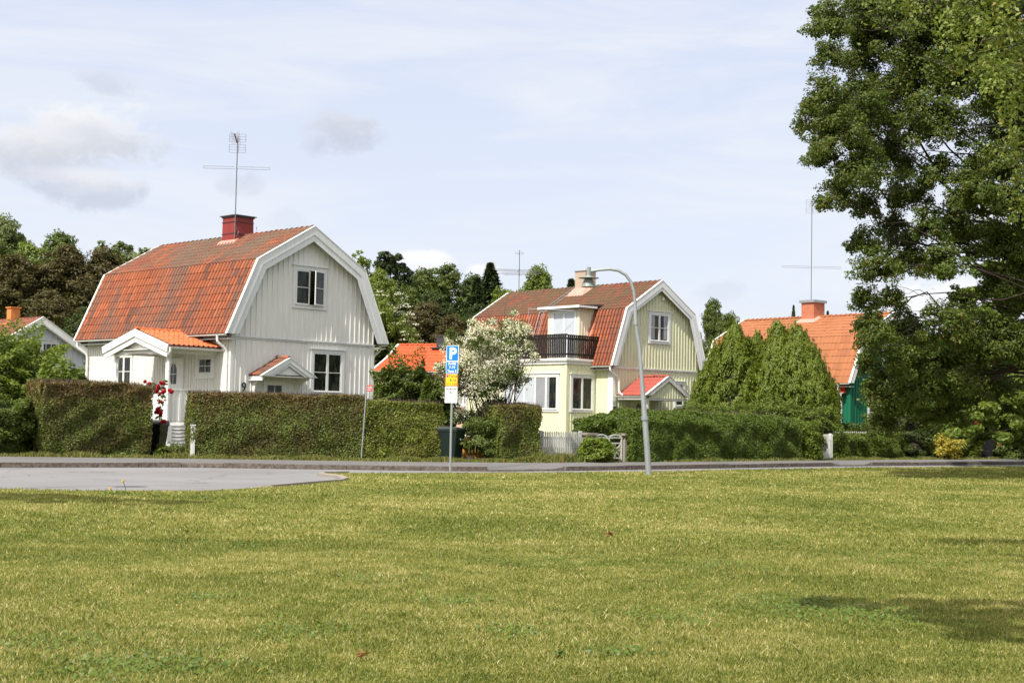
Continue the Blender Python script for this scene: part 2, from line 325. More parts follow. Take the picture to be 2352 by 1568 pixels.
LEAFGAIN = {'leaf_oak': (1.08, 1.06, .76), 'leaf_dark': (1.3, 1.25, 1.0), 'leaf_yellow': (1, 1, 1), 'leaf_lime': (1.2, 1.1, 1), 'leaf_pale': (1.25, 1.2, 1.1), 'leaf_copper': (1.5, 1.4, 1.2), 'leaf_thuja': (1.02, .95, .6), 'leaf_weed': (1.2, 1.1, 1), 'leaf_hedge_brown': (1.95, 1.75, 1.35), 'leaf_hedge_green': (1.85, 1.65, 1.15), 'leaf_hedge_dark': (1.9, 1.7, 1.2)}
def leafmat(name, cols, clump=None, cs=.35, transl=.32, hgt=None):
    """cols: per-leaf palette by random value; clump: colour of whole clumps picked by slow noise; hgt: (z0, z1, colour) a band of another growth"""
    if name.startswith('leaf'):
        g = LEAFGAIN.get(name, (1.4, 1.28, 1.0)); k_ = lambda c: tuple(x*y for x, y in zip(c, g)); cols = [k_(c) for c in cols]; clump = clump and k_(clump); hgt = hgt and (hgt[0], hgt[1], k_(hgt[2]))
    m = bpy.data.materials.new(name); m.use_nodes = True; t = NT(m.node_tree); b = m.node_tree.nodes['Principled BSDF']
    at = t.n('ShaderNodeAttribute', attribute_name='rnd'); oc = t.n('ShaderNodeTexCoord').outputs['Object']
    c = t.ramp(at.outputs['Fac'], [(i/(max(1, len(cols)-1)), k) for i, k in enumerate(cols)])
    if clump:
        n = t.noise(oc, cs, 3, .6); c = t.mix(t.math('MULTIPLY', t.ramp(n, [(.46, 0.0), (.62, 1.0)]), .75), c, clump)
    if hgt:
        sx = t.n('ShaderNodeSeparateXYZ'); t.l(oc, sx.inputs[0])
        z = t.math('ADD', sx.outputs[2], t.math('MULTIPLY', t.math('SUBTRACT', t.noise(oc, 1.3, 4, .65), .5), 2.6))
        mr = t.n('ShaderNodeMapRange'); mr.inputs[1].default_value = hgt[0]; mr.inputs[2].default_value = hgt[1]; t.l(z, mr.inputs[0])
        c = t.mix(t.math('MULTIPLY', mr.outputs[0], t.math('GREATER_THAN', at.outputs['Fac'], .22)), c, hgt[2])
    t.l(c, b.inputs['Base Color']); b.inputs['Roughness'].default_value = .5; b.inputs['Specular IOR Level'].default_value = .3
    tr = t.n('ShaderNodeBsdfTranslucent'); t.l(t.mix(1.0, c, (1.25, 1.35, .6), 'MULTIPLY'), tr.inputs[0])
    mx = t.n('ShaderNodeMixShader'); mx.inputs[0].default_value = transl
    t.l(b.outputs[0], mx.inputs[1]); t.l(tr.outputs[0], mx.inputs[2]); t.l(mx.outputs[0], m.node_tree.nodes['Material Output'].inputs[0])
    MATS[name] = m; return m
leafmat('leaf_oak', [(.045, .07, .014), (.065, .1, .02), (.09, .125, .025), (.055, .085, .018), (.13, .12, .03)], (.09, .12, .03), .5)
leafmat('leaf_birch', [(.08, .12, .03), (.12, .17, .045), (.17, .21, .07), (.10, .14, .035), (.20, .19, .06)], (.14, .19, .05), .8)
leafmat('leaf_linden', [(.05, .09, .014), (.08, .13, .02), (.12, .17, .03), (.06, .10, .015)], (.14, .18, .035), .6)
leafmat('leaf_dark', [(.025, .04, .012), (.035, .055, .015), (.05, .07, .02), (.03, .05, .014)], (.05, .075, .018), .25)
leafmat('leaf_mid', [(.04, .065, .015), (.06, .09, .02), (.08, .115, .025), (.05, .08, .018)], (.085, .12, .03), .25)
leafmat('leaf_bright', [(.07, .11, .02), (.10, .15, .03), (.13, .18, .035), (.08, .12, .022)], (.12, .17, .03), .3)
leafmat('leaf_pale', [(.10, .13, .05), (.13, .16, .06), (.16, .19, .08)], (.11, .15, .05), .3)
leafmat('leaf_copper', [(.040, .034, .014), (.056, .045, .017), (.080, .066, .026), (.046, .042, .016), (.068, .074, .026)], (.066, .068, .025), .3)
leafmat('leaf_conifer', [(.018, .032, .013), (.028, .045, .016), (.04, .06, .02)], (.03, .05, .018), .3, .15)
leafmat('leaf_thuja', [(.06, .10, .010), (.09, .14, .014), (.13, .18, .02), (.05, .08, .01)], (.12, .16, .018), .9, .2)
leafmat('leaf_hedge_brown', [(.07, .045, .02), (.05, .075, .018), (.075, .10, .024), (.10, .14, .035), (.06, .09, .02)], (.06, .055, .02), .9, .25, (1.25, 2.55, (.100, .070, .033)))
leafmat('leaf_hedge_green', [(.08, .05, .022), (.06, .085, .02), (.09, .12, .026), (.13, .17, .035), (.07, .10, .02)], (.09, .10, .025), .9, .25)
leafmat('leaf_hedge_dark', [(.03, .05, .012), (.04, .07, .014), (.07, .11, .02), (.035, .06, .012)], (.055, .09, .016), .8, .22)
leafmat('leaf_low', [(.05, .08, .014), (.07, .11, .018), (.1, .14, .024)], (.09, .12, .02), 1.5, .22)
leafmat('leaf_yellow', [(.42, .34, .05), (.5, .40, .08), (.36, .33, .06)], None, 1, .35)
leafmat('leaf_lime', [(.10, .16, .02), (.14, .2, .03), (.18, .24, .04)], None, 1, .35)
leafmat('petal_white', [(.62, .60, .46), (.70, .68, .56), (.58, .55, .38)], None, 1, .25)
leafmat('petal_red', [(.45, .006, .012), (.55, .01, .02), (.35, .004, .01)], None, 1, .15)
leafmat('petal_yellow', [(.75, .5, .01), (.8, .6, .02)], None, 1, .2)
leafmat('leaf_weed', [(.09, .13, .025), (.13, .17, .035), (.22, .17, .07)], None, 1, .3)
leafmat('dead_leaf', [(.28, .15, .06), (.35, .2, .09)], None, 1, .2)
leafmat('twig', [(.07, .045, .03), (.10, .07, .045)], None, 1, 0.05)
def grassf():
    m = leafmat('grass_blade', [(.098, .126, .020), (.152, .178, .030), (.212, .226, .048), (.295, .278, .080), (.41, .36, .14), (.54, .47, .24)], None, 1, .3)
    nt = m.node_tree; t = NT(nt); at = [n for n in nt.nodes if n.type == 'ATTRIBUTE'][0]; rp = [n for n in nt.nodes if n.type == 'VALTORGB'][0]
    oc = t.n('ShaderNodeTexCoord').outputs['Object']; n = t.noise(oc, .28, 4, .6, .3); n2 = t.noise(oc, 2.2, 5, .65)
    q = t.math('ADD', t.math('MULTIPLY', n, .55), t.math('MULTIPLY', n2, .45))
    t.l(t.math('ADD', at.outputs['Fac'], t.math('MULTIPLY', t.math('SUBTRACT', q, .50), 2.7)), rp.inputs[0]); return m
grassf()
MT = MATS

# ------------------------------------------------------------------ foliage
def rot_quads(C, N, L, Wd, jit, r=rng):
    """leaf-shaped quads (rhombs) at C, facing roughly N"""
    n = len(C); N = N + r.normal(0, jit, (n, 3)); N /= np.linalg.norm(N, axis=1, keepdims=True)+1e-9
    T = np.cross(N, r.normal(0, 1, (n, 3))); T /= np.linalg.norm(T, axis=1, keepdims=True)+1e-9; B = np.cross(N, T)
    L = (L*r.uniform(.6, 1.3, n))[:, None]; Wd = (Wd*r.uniform(.7, 1.2, n))[:, None]
    fold = N*L*.12
    return np.stack([C-T*L, C+B*Wd+fold, C+T*L, C-B*Wd+fold], 1).reshape(-1, 3)
def lobe_leaves(lobes, total, size, jit=.7, clumps=14, shell=.5, asp=.55, squash=1.0, droop=0.0, seed=1):
    """lobes: (x,y,z,r[,rz]) – leaves grow in clumps spread over each lobe"""
    r = np.random.default_rng(seed); C = []; N = []; Rv = []
    wts = np.array([l[3]**2 for l in lobes]); wts = wts/wts.sum()
    for l, wt in zip(lobes, wts):
        n = int(total*wt); c = np.array(l[:3]); rad = l[3]; rz = l[4] if len(l) > 4 else rad*squash
        d = r.normal(0, 1, (clumps, 3)); d /= np.linalg.norm(d, axis=1, keepdims=True); d[:, 2] = np.where(d[:, 2] < -.6, -d[:, 2], d[:, 2])
        rr = r.uniform(shell, 1.0, clumps)[:, None]; K = d*rr*np.array([rad, rad, rz]); ks = rad*r.uniform(.18, .36, clumps); kt = r.normal(0, .16, clumps)
        i = r.integers(0, clumps, n); g = r.normal(0, 1, (n, 3)); g /= np.linalg.norm(g, axis=1, keepdims=True); g *= r.uniform(.35, 1, n)[:, None]**.6
        P = K[i] + g*ks[i][:, None]*np.array([1.15, 1.15, .75])
        if droop: P[:, 2] -= droop*r.exponential(1, n)*(r.random(n) < .5)
        nn = g*.8 + d[i]*.6 + np.array([0, 0, .5]); C.append(P+c); N.append(nn); Rv.append(np.clip(r.uniform(0, 1, n)+kt[i], .0, 1))
    C = np.concatenate(C); N = np.concatenate(N); Rv = np.concatenate(Rv)
    return rot_quads(C, N, size, size*asp, jit, r), Rv
def limb(mb, a, b, r0, r1, wob=.12, seg=7, n=5, rr=random):
    a = Vector(a); b = Vector(b); L = (b-a).length; pts = []; n = max(n, 8); w1 = Vector((rr.uniform(-1, 1), rr.uniform(-1, 1), rr.uniform(-1, 1)))*L*wob*.5; w2 = Vector((rr.uniform(-1, 1), rr.uniform(-1, 1), rr.uniform(-1, 1)))*L*wob*.25; w3 = Vector((rr.uniform(-1, 1), rr.uniform(-1, 1), rr.uniform(-1, 1)))*L*wob*.1
    for i in range(n+1):
        f = i/n; p = a.lerp(b, f); p.z += math.sin(f*math.pi)*L*.08; p += w1*math.sin(f*math.pi)+w2*math.sin(f*2*math.pi)+w3*math.sin(f*5*math.pi)
        pts.append(p)
    mb.tube(pts, [r0+(r1-r0)*i/n for i in range(n+1)], seg); return pts
def tree_mesh(kind, seed, h, n):
    """returns (leaf verts, rnd, trunk MB) about the origin, height h"""
    rr = random.Random(seed); lobes = []; mb = MB()
    if kind == 'broad':
        W_ = h*.30
        for k in range(38):
            a = rr.uniform(0, 6.283); f = rr.random()**.6; zz = rr.uniform(.12, .9); e = math.sin(math.pi*min(1, max(.08, (zz+.05)))**.8)
            lobes.append((math.cos(a)*W_*f*e*1.1, math.sin(a)*W_*f*e*1.1, h*zz, h*rr.uniform(.07, .13)))
        lobes.append((0, 0, h*.9, h*.085)); sz = .14
        V, r = lobe_leaves(lobes, int(n*2.1), sz, seed=seed, clumps=26)
    elif kind == 'birch':
        for k in range(24):
            a = rr.uniform(0, 6.283); zz = rr.uniform(.25, .93); e = (1-abs(zz-.5)*1.4)*h*.17*rr.uniform(.3, 1)
            lobes.append((math.cos(a)*e, math.sin(a)*e, h*zz, h*rr.uniform(.045, .08)))
        V, r = lobe_leaves(lobes, n, .14, seed=seed, clumps=10, droop=h*.03)
    elif kind == 'spruce':
        P = []; 
        r_ = np.random.default_rng(seed)
        z = r_.random(n)**.8; lay = np.floor(z*26)/26; z2 = np.clip(lay + r_.random(n)*.045, 0, 1); a = r_.uniform(0, 6.283, n); br = np.floor(a*2.2+lay*40); q = np.abs(np.sin(br*12.9898)*43758.5) % 1
        rad = ((1-z2)**.85*h*.21+.12)*(.35+.75*q)*r_.random(n)**.5; C = np.stack([np.cos(a)*rad, np.sin(a)*rad, h*(.06+.94*z2) - rad*.35], 1)
        Nn = np.stack([np.cos(a)*.4, np.sin(a)*.4, np.ones(n)], 1); V = rot_quads(C, Nn, .22, .07, .5, r_); r = r_.random(n)
    elif kind == 'pine':
        for k in range(30):
            a = rr.uniform(0, 6.283); zz = rr.uniform(.45, .98); e = (1.03-zz)*h*.40*rr.uniform(.2, 1)
            lobes.append((math.cos(a)*e, math.sin(a)*e, h*zz, h*rr.uniform(.04, .07)))
        V, r = lobe_leaves(lobes, n, .18, seed=seed, clumps=12, asp=.3, squash=.7)
    mb.tube([(0, 0, -.3), (0.05, 0, h*.3), (-.05, .05, h*.6), (0, 0, h*.9)], [h*.022, h*.018, h*.012, .03], 8)
    for l in lobes[::2]: limb(mb, (0, 0, max(h*.15, l[2]*.6)), l[:3], h*.007, .02, rr=rr)
    return V, r, mb
PROTO = {}
def proto(kind, seed, n, h=16):
    key = (kind, seed)
    if key not in PROTO:
        V, r, mb = tree_mesh(kind, seed, h, n)
        cr = mesh_np('crown', V, 4, MT['leaf_mid'], None, r, link=False); tk = mb.build('trunk', MT['bark'], smooth=True); COL.objects.unlink(tk)
        PROTO[key] = (cr.data, tk.data)
    return PROTO[key]
def tree_at(name, kind, seed, loc, h, wscale, mt, label, cat='tree', group=None, n=20000, rot=0):
    cm, tm = proto(kind, seed, n); root = empty(name, loc, rot, label, cat, group); s = h/16
    for nm, d, m_ in (('crown', cm, mt), ('trunk', tm, 'bark')):
        o = bpy.data.objects.new(nm, d); COL.objects.link(o); o.parent = root; o.scale = (s*wscale, s*wscale, s)
        o.material_slots[0].link = 'OBJECT'; o.material_slots[0].material = MT[m_]
    return root
def bush(name, loc, sx, sy, sz, mt, n, size, label, cat='shrub', p=2.6, z0=0.0, rot=0, rough=.12, group=None, shell=.16, seed=None, parent=None, core=True, stems=0):
    r = np.random.default_rng(seed if seed is not None else abs(hash(label)) % 99999 if False else int(abs(loc[0]*131+loc[1]*17+sx*7))+n)
    d = r.uniform(-1, 1, (n*2, 3)); q = (np.abs(d)**p).sum(1)**(1/p); keep = q > .2; d = d[keep][:n]; q = q[keep][:n]; m = len(d)
    S = d/q[:, None]
    ph = r.uniform(0, 6.28, (8, 3)); fr_ = r.uniform(2, 6, (8, 3)); bumpv = np.zeros(m)
    for k in range(8): bumpv += np.sin(S[:, 0]*fr_[k, 0]*sx*1.0+ph[k, 0])*np.sin(S[:, 1]*fr_[k, 1]+ph[k, 1])*np.sin(S[:, 2]*fr_[k, 2]*sz+ph[k, 2])
    f = 1 + rough*bumpv/1.6 - r.exponential(shell*.5, m) + (r.random(m) < .06)*r.random(m)*.1
    C = S*f[:, None]*np.array([sx, sy, sz/2]); C[:, 2] += sz/2+z0
    C = C[C[:, 2] > .01]; S = S[:len(C)]
    Nn = C/np.array([sx, sy, sz/2])**2*np.array([sx, sy, sz]); Nn /= np.linalg.norm(Nn, axis=1, keepdims=True)+1e-6; Nn[:, 2] += .3
    V = rot_quads(C, Nn, size, size*.55, .6, r); rv = r.random(len(C))
    if parent: return mesh_np('foliage', V, 4, MT[mt], parent, rv)
    root = empty(name, loc, rot, label, cat, group)
    mesh_np('foliage', V, 4, MT[mt], root, rv)
    mb = MB()
    for k in range(7):
        a = k*.9; mb.tube([(math.cos(a)*.06, math.sin(a)*.06, 0), (math.cos(a)*sx*.3, math.sin(a)*sy*.3, sz*.4), (math.cos(a)*sx*.6, math.sin(a)*sy*.6, sz*.8)], [.03, .02, .006], 5)
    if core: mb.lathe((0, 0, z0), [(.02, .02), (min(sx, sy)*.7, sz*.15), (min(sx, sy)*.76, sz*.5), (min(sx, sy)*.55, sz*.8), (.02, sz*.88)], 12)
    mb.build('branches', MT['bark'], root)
    return root
def hedge(name, a, b, h, dep, mt, n, size, label, twig=.16, rough=.06, h2=None, seed=3, core_in=.13, round_=0.0):
    """clipped hedge from a to b (front face line on the ground)"""
    a = Vector(a); b = Vector(b); L = (b-a).length; t = (b-a)/L; r = np.random.default_rng(seed); h2 = h2 or h
    root = empty(name, a, math.atan2(t.y, t.x), label, 'hedge')
    areas = np.array([L*h, L*dep, dep*h, dep*h, L*h*.35]); k = r.choice(5, n, p=areas/areas.sum()); u = r.random(n); v = r.random(n); dp = r.exponential(.07, n)-.03
    wr = np.random.default_rng(seed+50); wa = wr.uniform(0, 3.1416, 14); wf = wr.uniform(1.5, 11, 14); wp = wr.uniform(0, 6.28, 14)
    def wob(x, y, s): return rough*sum(np.sin((x*np.cos(wa[k])+y*np.sin(wa[k]))*wf[k]+wp[k]+s)*(2.2/(1+wf[k]*.35)) for k in range(14))*.30
    C = np.zeros((n, 3)); Nn = np.zeros((n, 3))
    top = lambda x: h+(h2-h)*x/L
    for kk in range(5):
        m = k == kk; U = u[m]; Vv = v[m]; D = dp[m]
        if kk == 0: C[m] = np.stack([U*L, D+wob(U*L, Vv*h, 0), Vv*top(U*L)], 1); Nn[m] = (0, -1, .35)
        if kk == 1: C[m] = np.stack([U*L, Vv*dep, top(U*L)-D*.8+wob(U*L, Vv*dep, 1)*.6], 1); Nn[m] = (0, -.2, 1)
        if kk == 2: C[m] = np.stack([D+wob(Vv*h, U*dep, 2), U*dep, Vv*h], 1); Nn[m] = (-1, 0, .35)
        if kk == 3: C[m] = np.stack([L-D-wob(Vv*h, U*dep, 3), U*dep, Vv*h2], 1); Nn[m] = (1, 0, .35)
        if kk == 4: C[m] = np.stack([U*L, dep-D, Vv*top(U*L)], 1); Nn[m] = (0, 1, .35)
    if round_:   # soften the outer edges
        c0 = np.array([L/2, dep/2, 0]); hz = C[:, 2]/h; over = np.clip((hz-.7)/.3, 0, 1)**2*round_
        ex = np.clip((np.abs(C[:, 0]-L/2)-(L/2-.9))/.9, 0, 1)**2*round_
        C[:, 1] += (dep/2-C[:, 1])*over*.6; C[:, 2] -= ex*h*.22; C[:, 2] -= over*(1-np.clip(C[:, 1]/dep, 0, 1))*.1
    V = rot_quads(C, Nn, size, size*.55, .65, r)
    mesh_np('foliage', V, 4, MT[mt], root, r.random(n)*.8+.2)
    nt_ = int(n*twig); i = r.integers(0, n, nt_); Ct = C[i]; Tt = np.stack([r.normal(0, .5, nt_), r.normal(-.2, .4, nt_), np.abs(r.normal(1, .3, nt_))], 1); Tt /= np.linalg.norm(Tt, axis=1, keepdims=True)
    Bt = np.cross(Tt, r.normal(0, 1, (nt_, 3))); Bt /= np.linalg.norm(Bt, axis=1, keepdims=True); Lt = r.uniform(.06, .2, nt_)[:, None]
    Ct[:, 2] = np.minimum(Ct[:, 2], h-.02)
    mesh_np('twigs', np.stack([Ct-Bt*.007, Ct+Bt*.007, Ct+Bt*.003+Tt*Lt, Ct-Bt*.003+Tt*Lt], 1).reshape(-1, 3), 4, MT['twig'], root, r.random(nt_))
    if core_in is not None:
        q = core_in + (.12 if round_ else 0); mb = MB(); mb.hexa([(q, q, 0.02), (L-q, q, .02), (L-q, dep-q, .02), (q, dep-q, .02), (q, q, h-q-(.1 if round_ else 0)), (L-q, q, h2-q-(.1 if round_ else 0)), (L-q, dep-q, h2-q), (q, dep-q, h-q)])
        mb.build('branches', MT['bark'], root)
    return root

# ------------------------------------------------------------------ the setting: ground, road, pavement, lawn
def sheet(name, pts, z, m, kind='structure', thick=0):
    bm = bmesh.new(); vs = [bm.verts.new((p[0], p[1], z)) for p in pts]; f = bm.faces.new(vs)
    if f.normal.z < 0: f.normal_flip()
    bmesh.ops.triangulate(bm, faces=[f]); me = bpy.data.meshes.new(name); bm.to_mesh(me); bm.free(); me.materials.append(MT[m])
    o = bpy.data.objects.new(name, me); COL.objects.link(o); o['kind'] = kind; return o
KERB = [(-60, 2), (-40, 18), (-24, 29.5), (-13.29, 37.0), (-9.14, 39.5), (-4.63, 40.25), (-1.5, 40.8), (-.63, 41.1), (1.71, 42.8), (2.94, 43.95), (12.15, 53.1), (14.03, 54.7), (21.41, 60.6), (32, 68.5), (60, 86)]
BACK = [(-64, 6), (-43.5, 22), (-26, 34.5), (-15.4, 42.6), (-8.6, 44.3), (-3.2, 45.2), (-.4, 46.4), (1.3, 47.3), (3.6, 49.0), (5.6, 50.6), (13.2, 58.2), (15.6, 60.3), (23.5, 66.8), (33, 74), (61, 92)]
EDGE = [(-46, 21), (-30, 24), (-18, 26.2), (-9.58, 26.7), (-7.94, 26.6), (-5.79, 27.4), (-4.9, 29.1), (-4.42, 30.7), (-3.81, 32.5), (-3.8, 33.5), (-4.1, 34.8), (-4.7, 35.9), (-4.75, 36.5), (-4.2, 37.2), (-3.16, 37.7), (.37, 39.7), (4.44, 43.0), (11.35, 50.0), (21, 57.6), (34, 66.5), (60, 83)]
sheet('ground', [(-900, -300), (900, -300), (900, 1500), (-900, 1500)], -.09, 'garden_soil')
sheet('road', [(-62, -2), (-48, 8), (-30, 12), (-15, 20)] + [(x+1, y-3) for x, y in EDGE[3:]][:0] + [(-6, 22), (0, 34), (8, 42), (30, 58), (62, 80)] + [(x, y+.05) for x, y in KERB[::-1]], -.03, 'asphalt')
def sub(P, k=5): return [tuple(P[i][j]+(P[i+1][j]-P[i][j])*q/k for j in (0, 1)) for i in range(len(P)-1) for q in range(k)]+[P[-1]]
LOW = lambda x: (-.75 < x < 1.6) or (12.3 < x < 14.0)
def strip_slab(name, f, b, z, m, ramp=False):
    mb = MB(); f = sub(f); b = sub(b); zf = [.014 if ramp and LOW(p[0]) else z for p in f]
    for i in range(len(f)-1):
        mb.add([(f[i][0], f[i][1], zf[i]), (f[i+1][0], f[i+1][1], zf[i+1]), (b[i+1][0], b[i+1][1], z), (b[i][0], b[i][1], z)], [(0, 1, 2, 3)])
        mb.add([(f[i][0], f[i][1], zf[i]), (f[i+1][0], f[i+1][1], zf[i+1]), (f[i+1][0], f[i+1][1], -.1), (f[i][0], f[i][1], -.1)], [(0, 3, 2, 1)])
    o = mb.build(name, MT[m]); o['kind'] = 'structure'; return o
kb = [(x-.02, y+.14) for x, y in KERB]
strip_slab('pavement', kb, BACK, .085, 'pavement', True)
strip_slab('garden_ground', BACK, [(x*6 if abs(x) > 5 else x*4, 460) for x, y in BACK], .075, 'garden_soil')
lawn_pts = EDGE + [(70, 80), (70, -20), (-60, -20), (-60, 15)]
sheet('lawn', lawn_pts, 0, 'lawn')
# kerb stones along the far side; lowered where the drives cross
mb = MB(); kr = random.Random(4)
for i in range(2, len(KERB)-1):
    a = Vector((*KERB[i], 0)); b = Vector((*KERB[i+1], 0)); L = (b-a).length; n = max(1, int(L/1.05)); t = (b-a)/L; nn = Vector((-t.y, t.x, 0))
    for k in range(n):
        p = a+t*(L*k/n+.006); q = a+t*(L*(k+1)/n-.006); low = (-.75 < (p.x+q.x)/2 < 1.6) or (12.3 < (p.x+q.x)/2 < 14.0)
        hz = (.012 if low else .105)+kr.uniform(-.008, .008); j = [kr.uniform(-.012, .012) for _ in range(4)]; mid = (p+q)/2
        mb.hexa([p+nn*j[0]+Vector((0, 0, -.15)), q+nn*j[1]+Vector((0, 0, -.15)), q+nn*.16+Vector((0, 0, -.15)), p+nn*.16+Vector((0, 0, -.15)),
                 p+nn*(.02+j[0])+Vector((0, 0, hz)), q+nn*(.02+j[1])+Vector((0, 0, hz)), q+nn*.16+Vector((0, 0, hz+.004)), p+nn*.16+Vector((0, 0, hz+.002))])
ko = mb.build('kerb', MT['granite']); ko['kind'] = 'structure'
mb = MB()    # pale concrete edging round the tip of the lawn
ed = EDGE[4:16]
for i in range(len(ed)-1):
    a = Vector((*ed[i], 0)); b = Vector((*ed[i+1], 0)); t = (b-a).normalized(); nn = Vector((-t.y, t.x, 0)); wd = .16 if i >= 2 else .09; hz = .05 if 2 <= i <= 8 else .012
    mb.hexa([a+Vector((0, 0, -.15)), b+Vector((0, 0, -.15)), b+nn*wd+Vector((0, 0, -.15)), a+nn*wd+Vector((0, 0, -.15)), a+Vector((0, 0, hz)), b+Vector((0, 0, hz)), b+nn*wd+Vector((0, 0, hz-.015)), a+nn*wd+Vector((0, 0, hz-.015))])
ko = mb.build('kerb_round_lawn', MT['pillar_stone']); ko['kind'] = 'structure'

# grass: real blades, denser near the camera
def in_poly(x, y, P):
    c = np.zeros(len(x), bool); j = len(P)-1
    for i in range(len(P)):
        xi, yi = P[i]; xj, yj = P[j]
        c ^= ((yi > y) != (yj > y)) & (x < (xj-xi)*(y-yi)/(yj-yi+1e-12)+xi); j = i
    return c
def blades(name, n, d0, d1, power, hgt, mt, seed, wk, long=0.0):
    r = np.random.default_rng(seed); u = r.random(n)
    Y = np.exp(np.log(d0)+(np.log(d1)-np.log(d0))*u) if power == 0 else d0+(d1-d0)*u
    X = Y*r.uniform(-.52, .60, n); k = in_poly(X, Y, lawn_pts); X = X[k]; Y = Y[k]; m = len(X)
    H = hgt*r.uniform(.4, 1.25, m)*(1+Y*.006); 
    pn = np.sin(X*1.3+Y*.7)+np.sin(X*.6-Y*1.9+2)+np.sin(X*2.9+Y*2.3); H *= 1+.12*pn
    wd = np.maximum(.0035, Y*wk)*r.uniform(.7, 1.4, m); a = r.uniform(0, 6.283, m); lean = r.normal(0, .45+long, (m, 2))*H[:, None]
    P = np.stack([X, Y, np.zeros(m)], 1); D = np.stack([np.cos(a), np.sin(a)*.5, np.zeros(m)], 1)*wd[:, None]
    mid = P+np.stack([lean[:, 0]*.35, lean[:, 1]*.35, H*.6], 1); tip = P+np.stack([lean[:, 0], lean[:, 1], H], 1)
    V = np.stack([P-D, P+D, mid+D*.7, tip, mid-D*.7], 1).reshape(-1, 3)
    return V, np.clip(r.beta(1.6, 2.6, m)+(r.random(m) < .05)*.4, 0, 1)
V1, r1 = blades('g', 560000, 7.0, 17, 0, .024, 'grass_blade', 3, .00019)
V2, r2 = blades('g', 420000, 16, 62, 0, .030, 'grass_blade', 4, .00034)
V3, r3 = blades('g', 8000, 7.0, 22, 0, .036, 'grass_blade', 5, .00014, .6)
go = mesh_np('grass', np.concatenate([V1, V2, V3]), 5, MT['grass_blade'], None, np.concatenate([r1, r2, np.clip(r3+.45, 0, 1)]))
tag(go, 'short mown grass, green with straw coloured blades, covering the lawn', 'grass', kind='stuff')
cr = np.random.default_rng(12); cc = []
for px, py, n_, sp in ((330, 1530, 420, .30), (1830, 1390, 300, .4), (1900, 1400, 260, .35), (1640, 1300, 160, .3), (1040, 1380, 130, .2), (1180, 1450, 120, .15), (700, 1450, 120, .2), (480, 1375, 90, .2), (2000, 1420, 240, .4), (1420, 1500, 90, .12), (120, 1480, 160, .25), (870, 1330, 110, .25), (1560, 1420, 120, .25), (1250, 1290, 140, .4), (600, 1250, 120, .4), (1750, 1240, 200, .6), (2100, 1290, 220, .5)):
    p = G(px, py, 0); m_ = cr.normal(0, 1, (n_, 3))*np.array([sp, sp, .006])+np.array([p.x, p.y, .022]); m_[:, 2] = np.abs(m_[:, 2]); cc.append(m_)
cc = np.concatenate(cc); tag(mesh_np('clover', rot_quads(cc, np.tile([0, -.5, 1.], (len(cc), 1)), .018, .013, .4, cr), 4, MT['leaf_hedge_dark'], None, cr.random(len(cc))), 'patches of dark green clover and broad weeds in the lawn', 'clover', kind='stuff')
def tufts(pts, n, h, mt, seed, spread, wd=.012):
    r = np.random.default_rng(seed); P = np.array([(p[0], p[1], p[2] if len(p) > 2 else .08) for p in pts], float)
    i = r.integers(0, len(P)-1, n); f = r.random(n)[:, None]; C = P[i]*(1-f)+P[i+1]*f; C[:, :2] += r.normal(0, spread, (n, 2)); H = h*r.uniform(.3, 1.2, n)
    H *= .6+.6*np.abs(np.sin(C[:, 0]*2.3)*np.sin(C[:, 0]*.9+1)); a = r.uniform(0, 3.14, n); D = np.stack([np.cos(a), np.sin(a)*.5, 0*a], 1)*wd; ln = r.normal(0, .4, (n, 2))*H[:, None]
    tip = C+np.stack([ln[:, 0], ln[:, 1], H], 1); mid = C+np.stack([ln[:, 0]*.4, ln[:, 1]*.4, H*.6], 1)
    return np.stack([C-D, C+D, mid+D*.8, tip, mid-D*.8], 1).reshape(-1, 3), r.random(n)
Vw, rw = tufts([(-26, 34.4), (-15.2, 42.4), (-8.6, 44.1), (-3.2, 45.0), (-.4, 46.2), (1.3, 47.1)], 14000, .17, 'leaf_weed', 5, .09)
Vx, rx = tufts([(1.0, 47.3), (2.6, 48.6), (3.3, 49.1)], 3500, .38, 'leaf_weed', 6, .16)
Vy, ry = tufts([(5.6, 50.5), (13.2, 58.0), (15.6, 60.1), (23.5, 66.6)], 5000, .14, 'leaf_weed', 7, .1)
go = mesh_np('roadside_weeds', np.concatenate([Vw, Vx, Vy]), 5, MT['leaf_weed'], None, np.concatenate([rw, rx, ry]))
tag(go, 'weeds and long grass growing along the foot of the hedges', 'weeds', kind='stuff')

# ------------------------------------------------------------------ house parts
def offs(P, d):
    """offset a 2-d polyline (x,z) outwards-up by d, ends cut level"""
    out = []
    n = len(P)
    def nrm(a, b):
        t = (b[0]-a[0], b[1]-a[1]); l = math.hypot(*t); return (-t[1]/l, t[0]/l)
    for i in range(n):
        if i == 0: m = nrm(P[0], P[1]); out.append((P[0][0]+d/m[0] if abs(m[0]) > .3 else P[0][0]+m[0]*d, P[0][1] if abs(m[0]) > .3 else P[0][1]+m[1]*d))
        elif i == n-1: m = nrm(P[-2], P[-1]); out.append((P[-1][0]+d/m[0] if abs(m[0]) > .3 else P[-1][0]+m[0]*d, P[-1][1] if abs(m[0]) > .3 else P[-1][1]+m[1]*d))
        else:
            a = nrm(P[i-1], P[i]); b = nrm(P[i], P[i+1]); s = (a[0]+b[0], a[1]+b[1]); k = 2*d/(s[0]**2+s[1]**2); out.append((P[i][0]+s[0]*k, P[i][1]+s[1]*k))
    return out
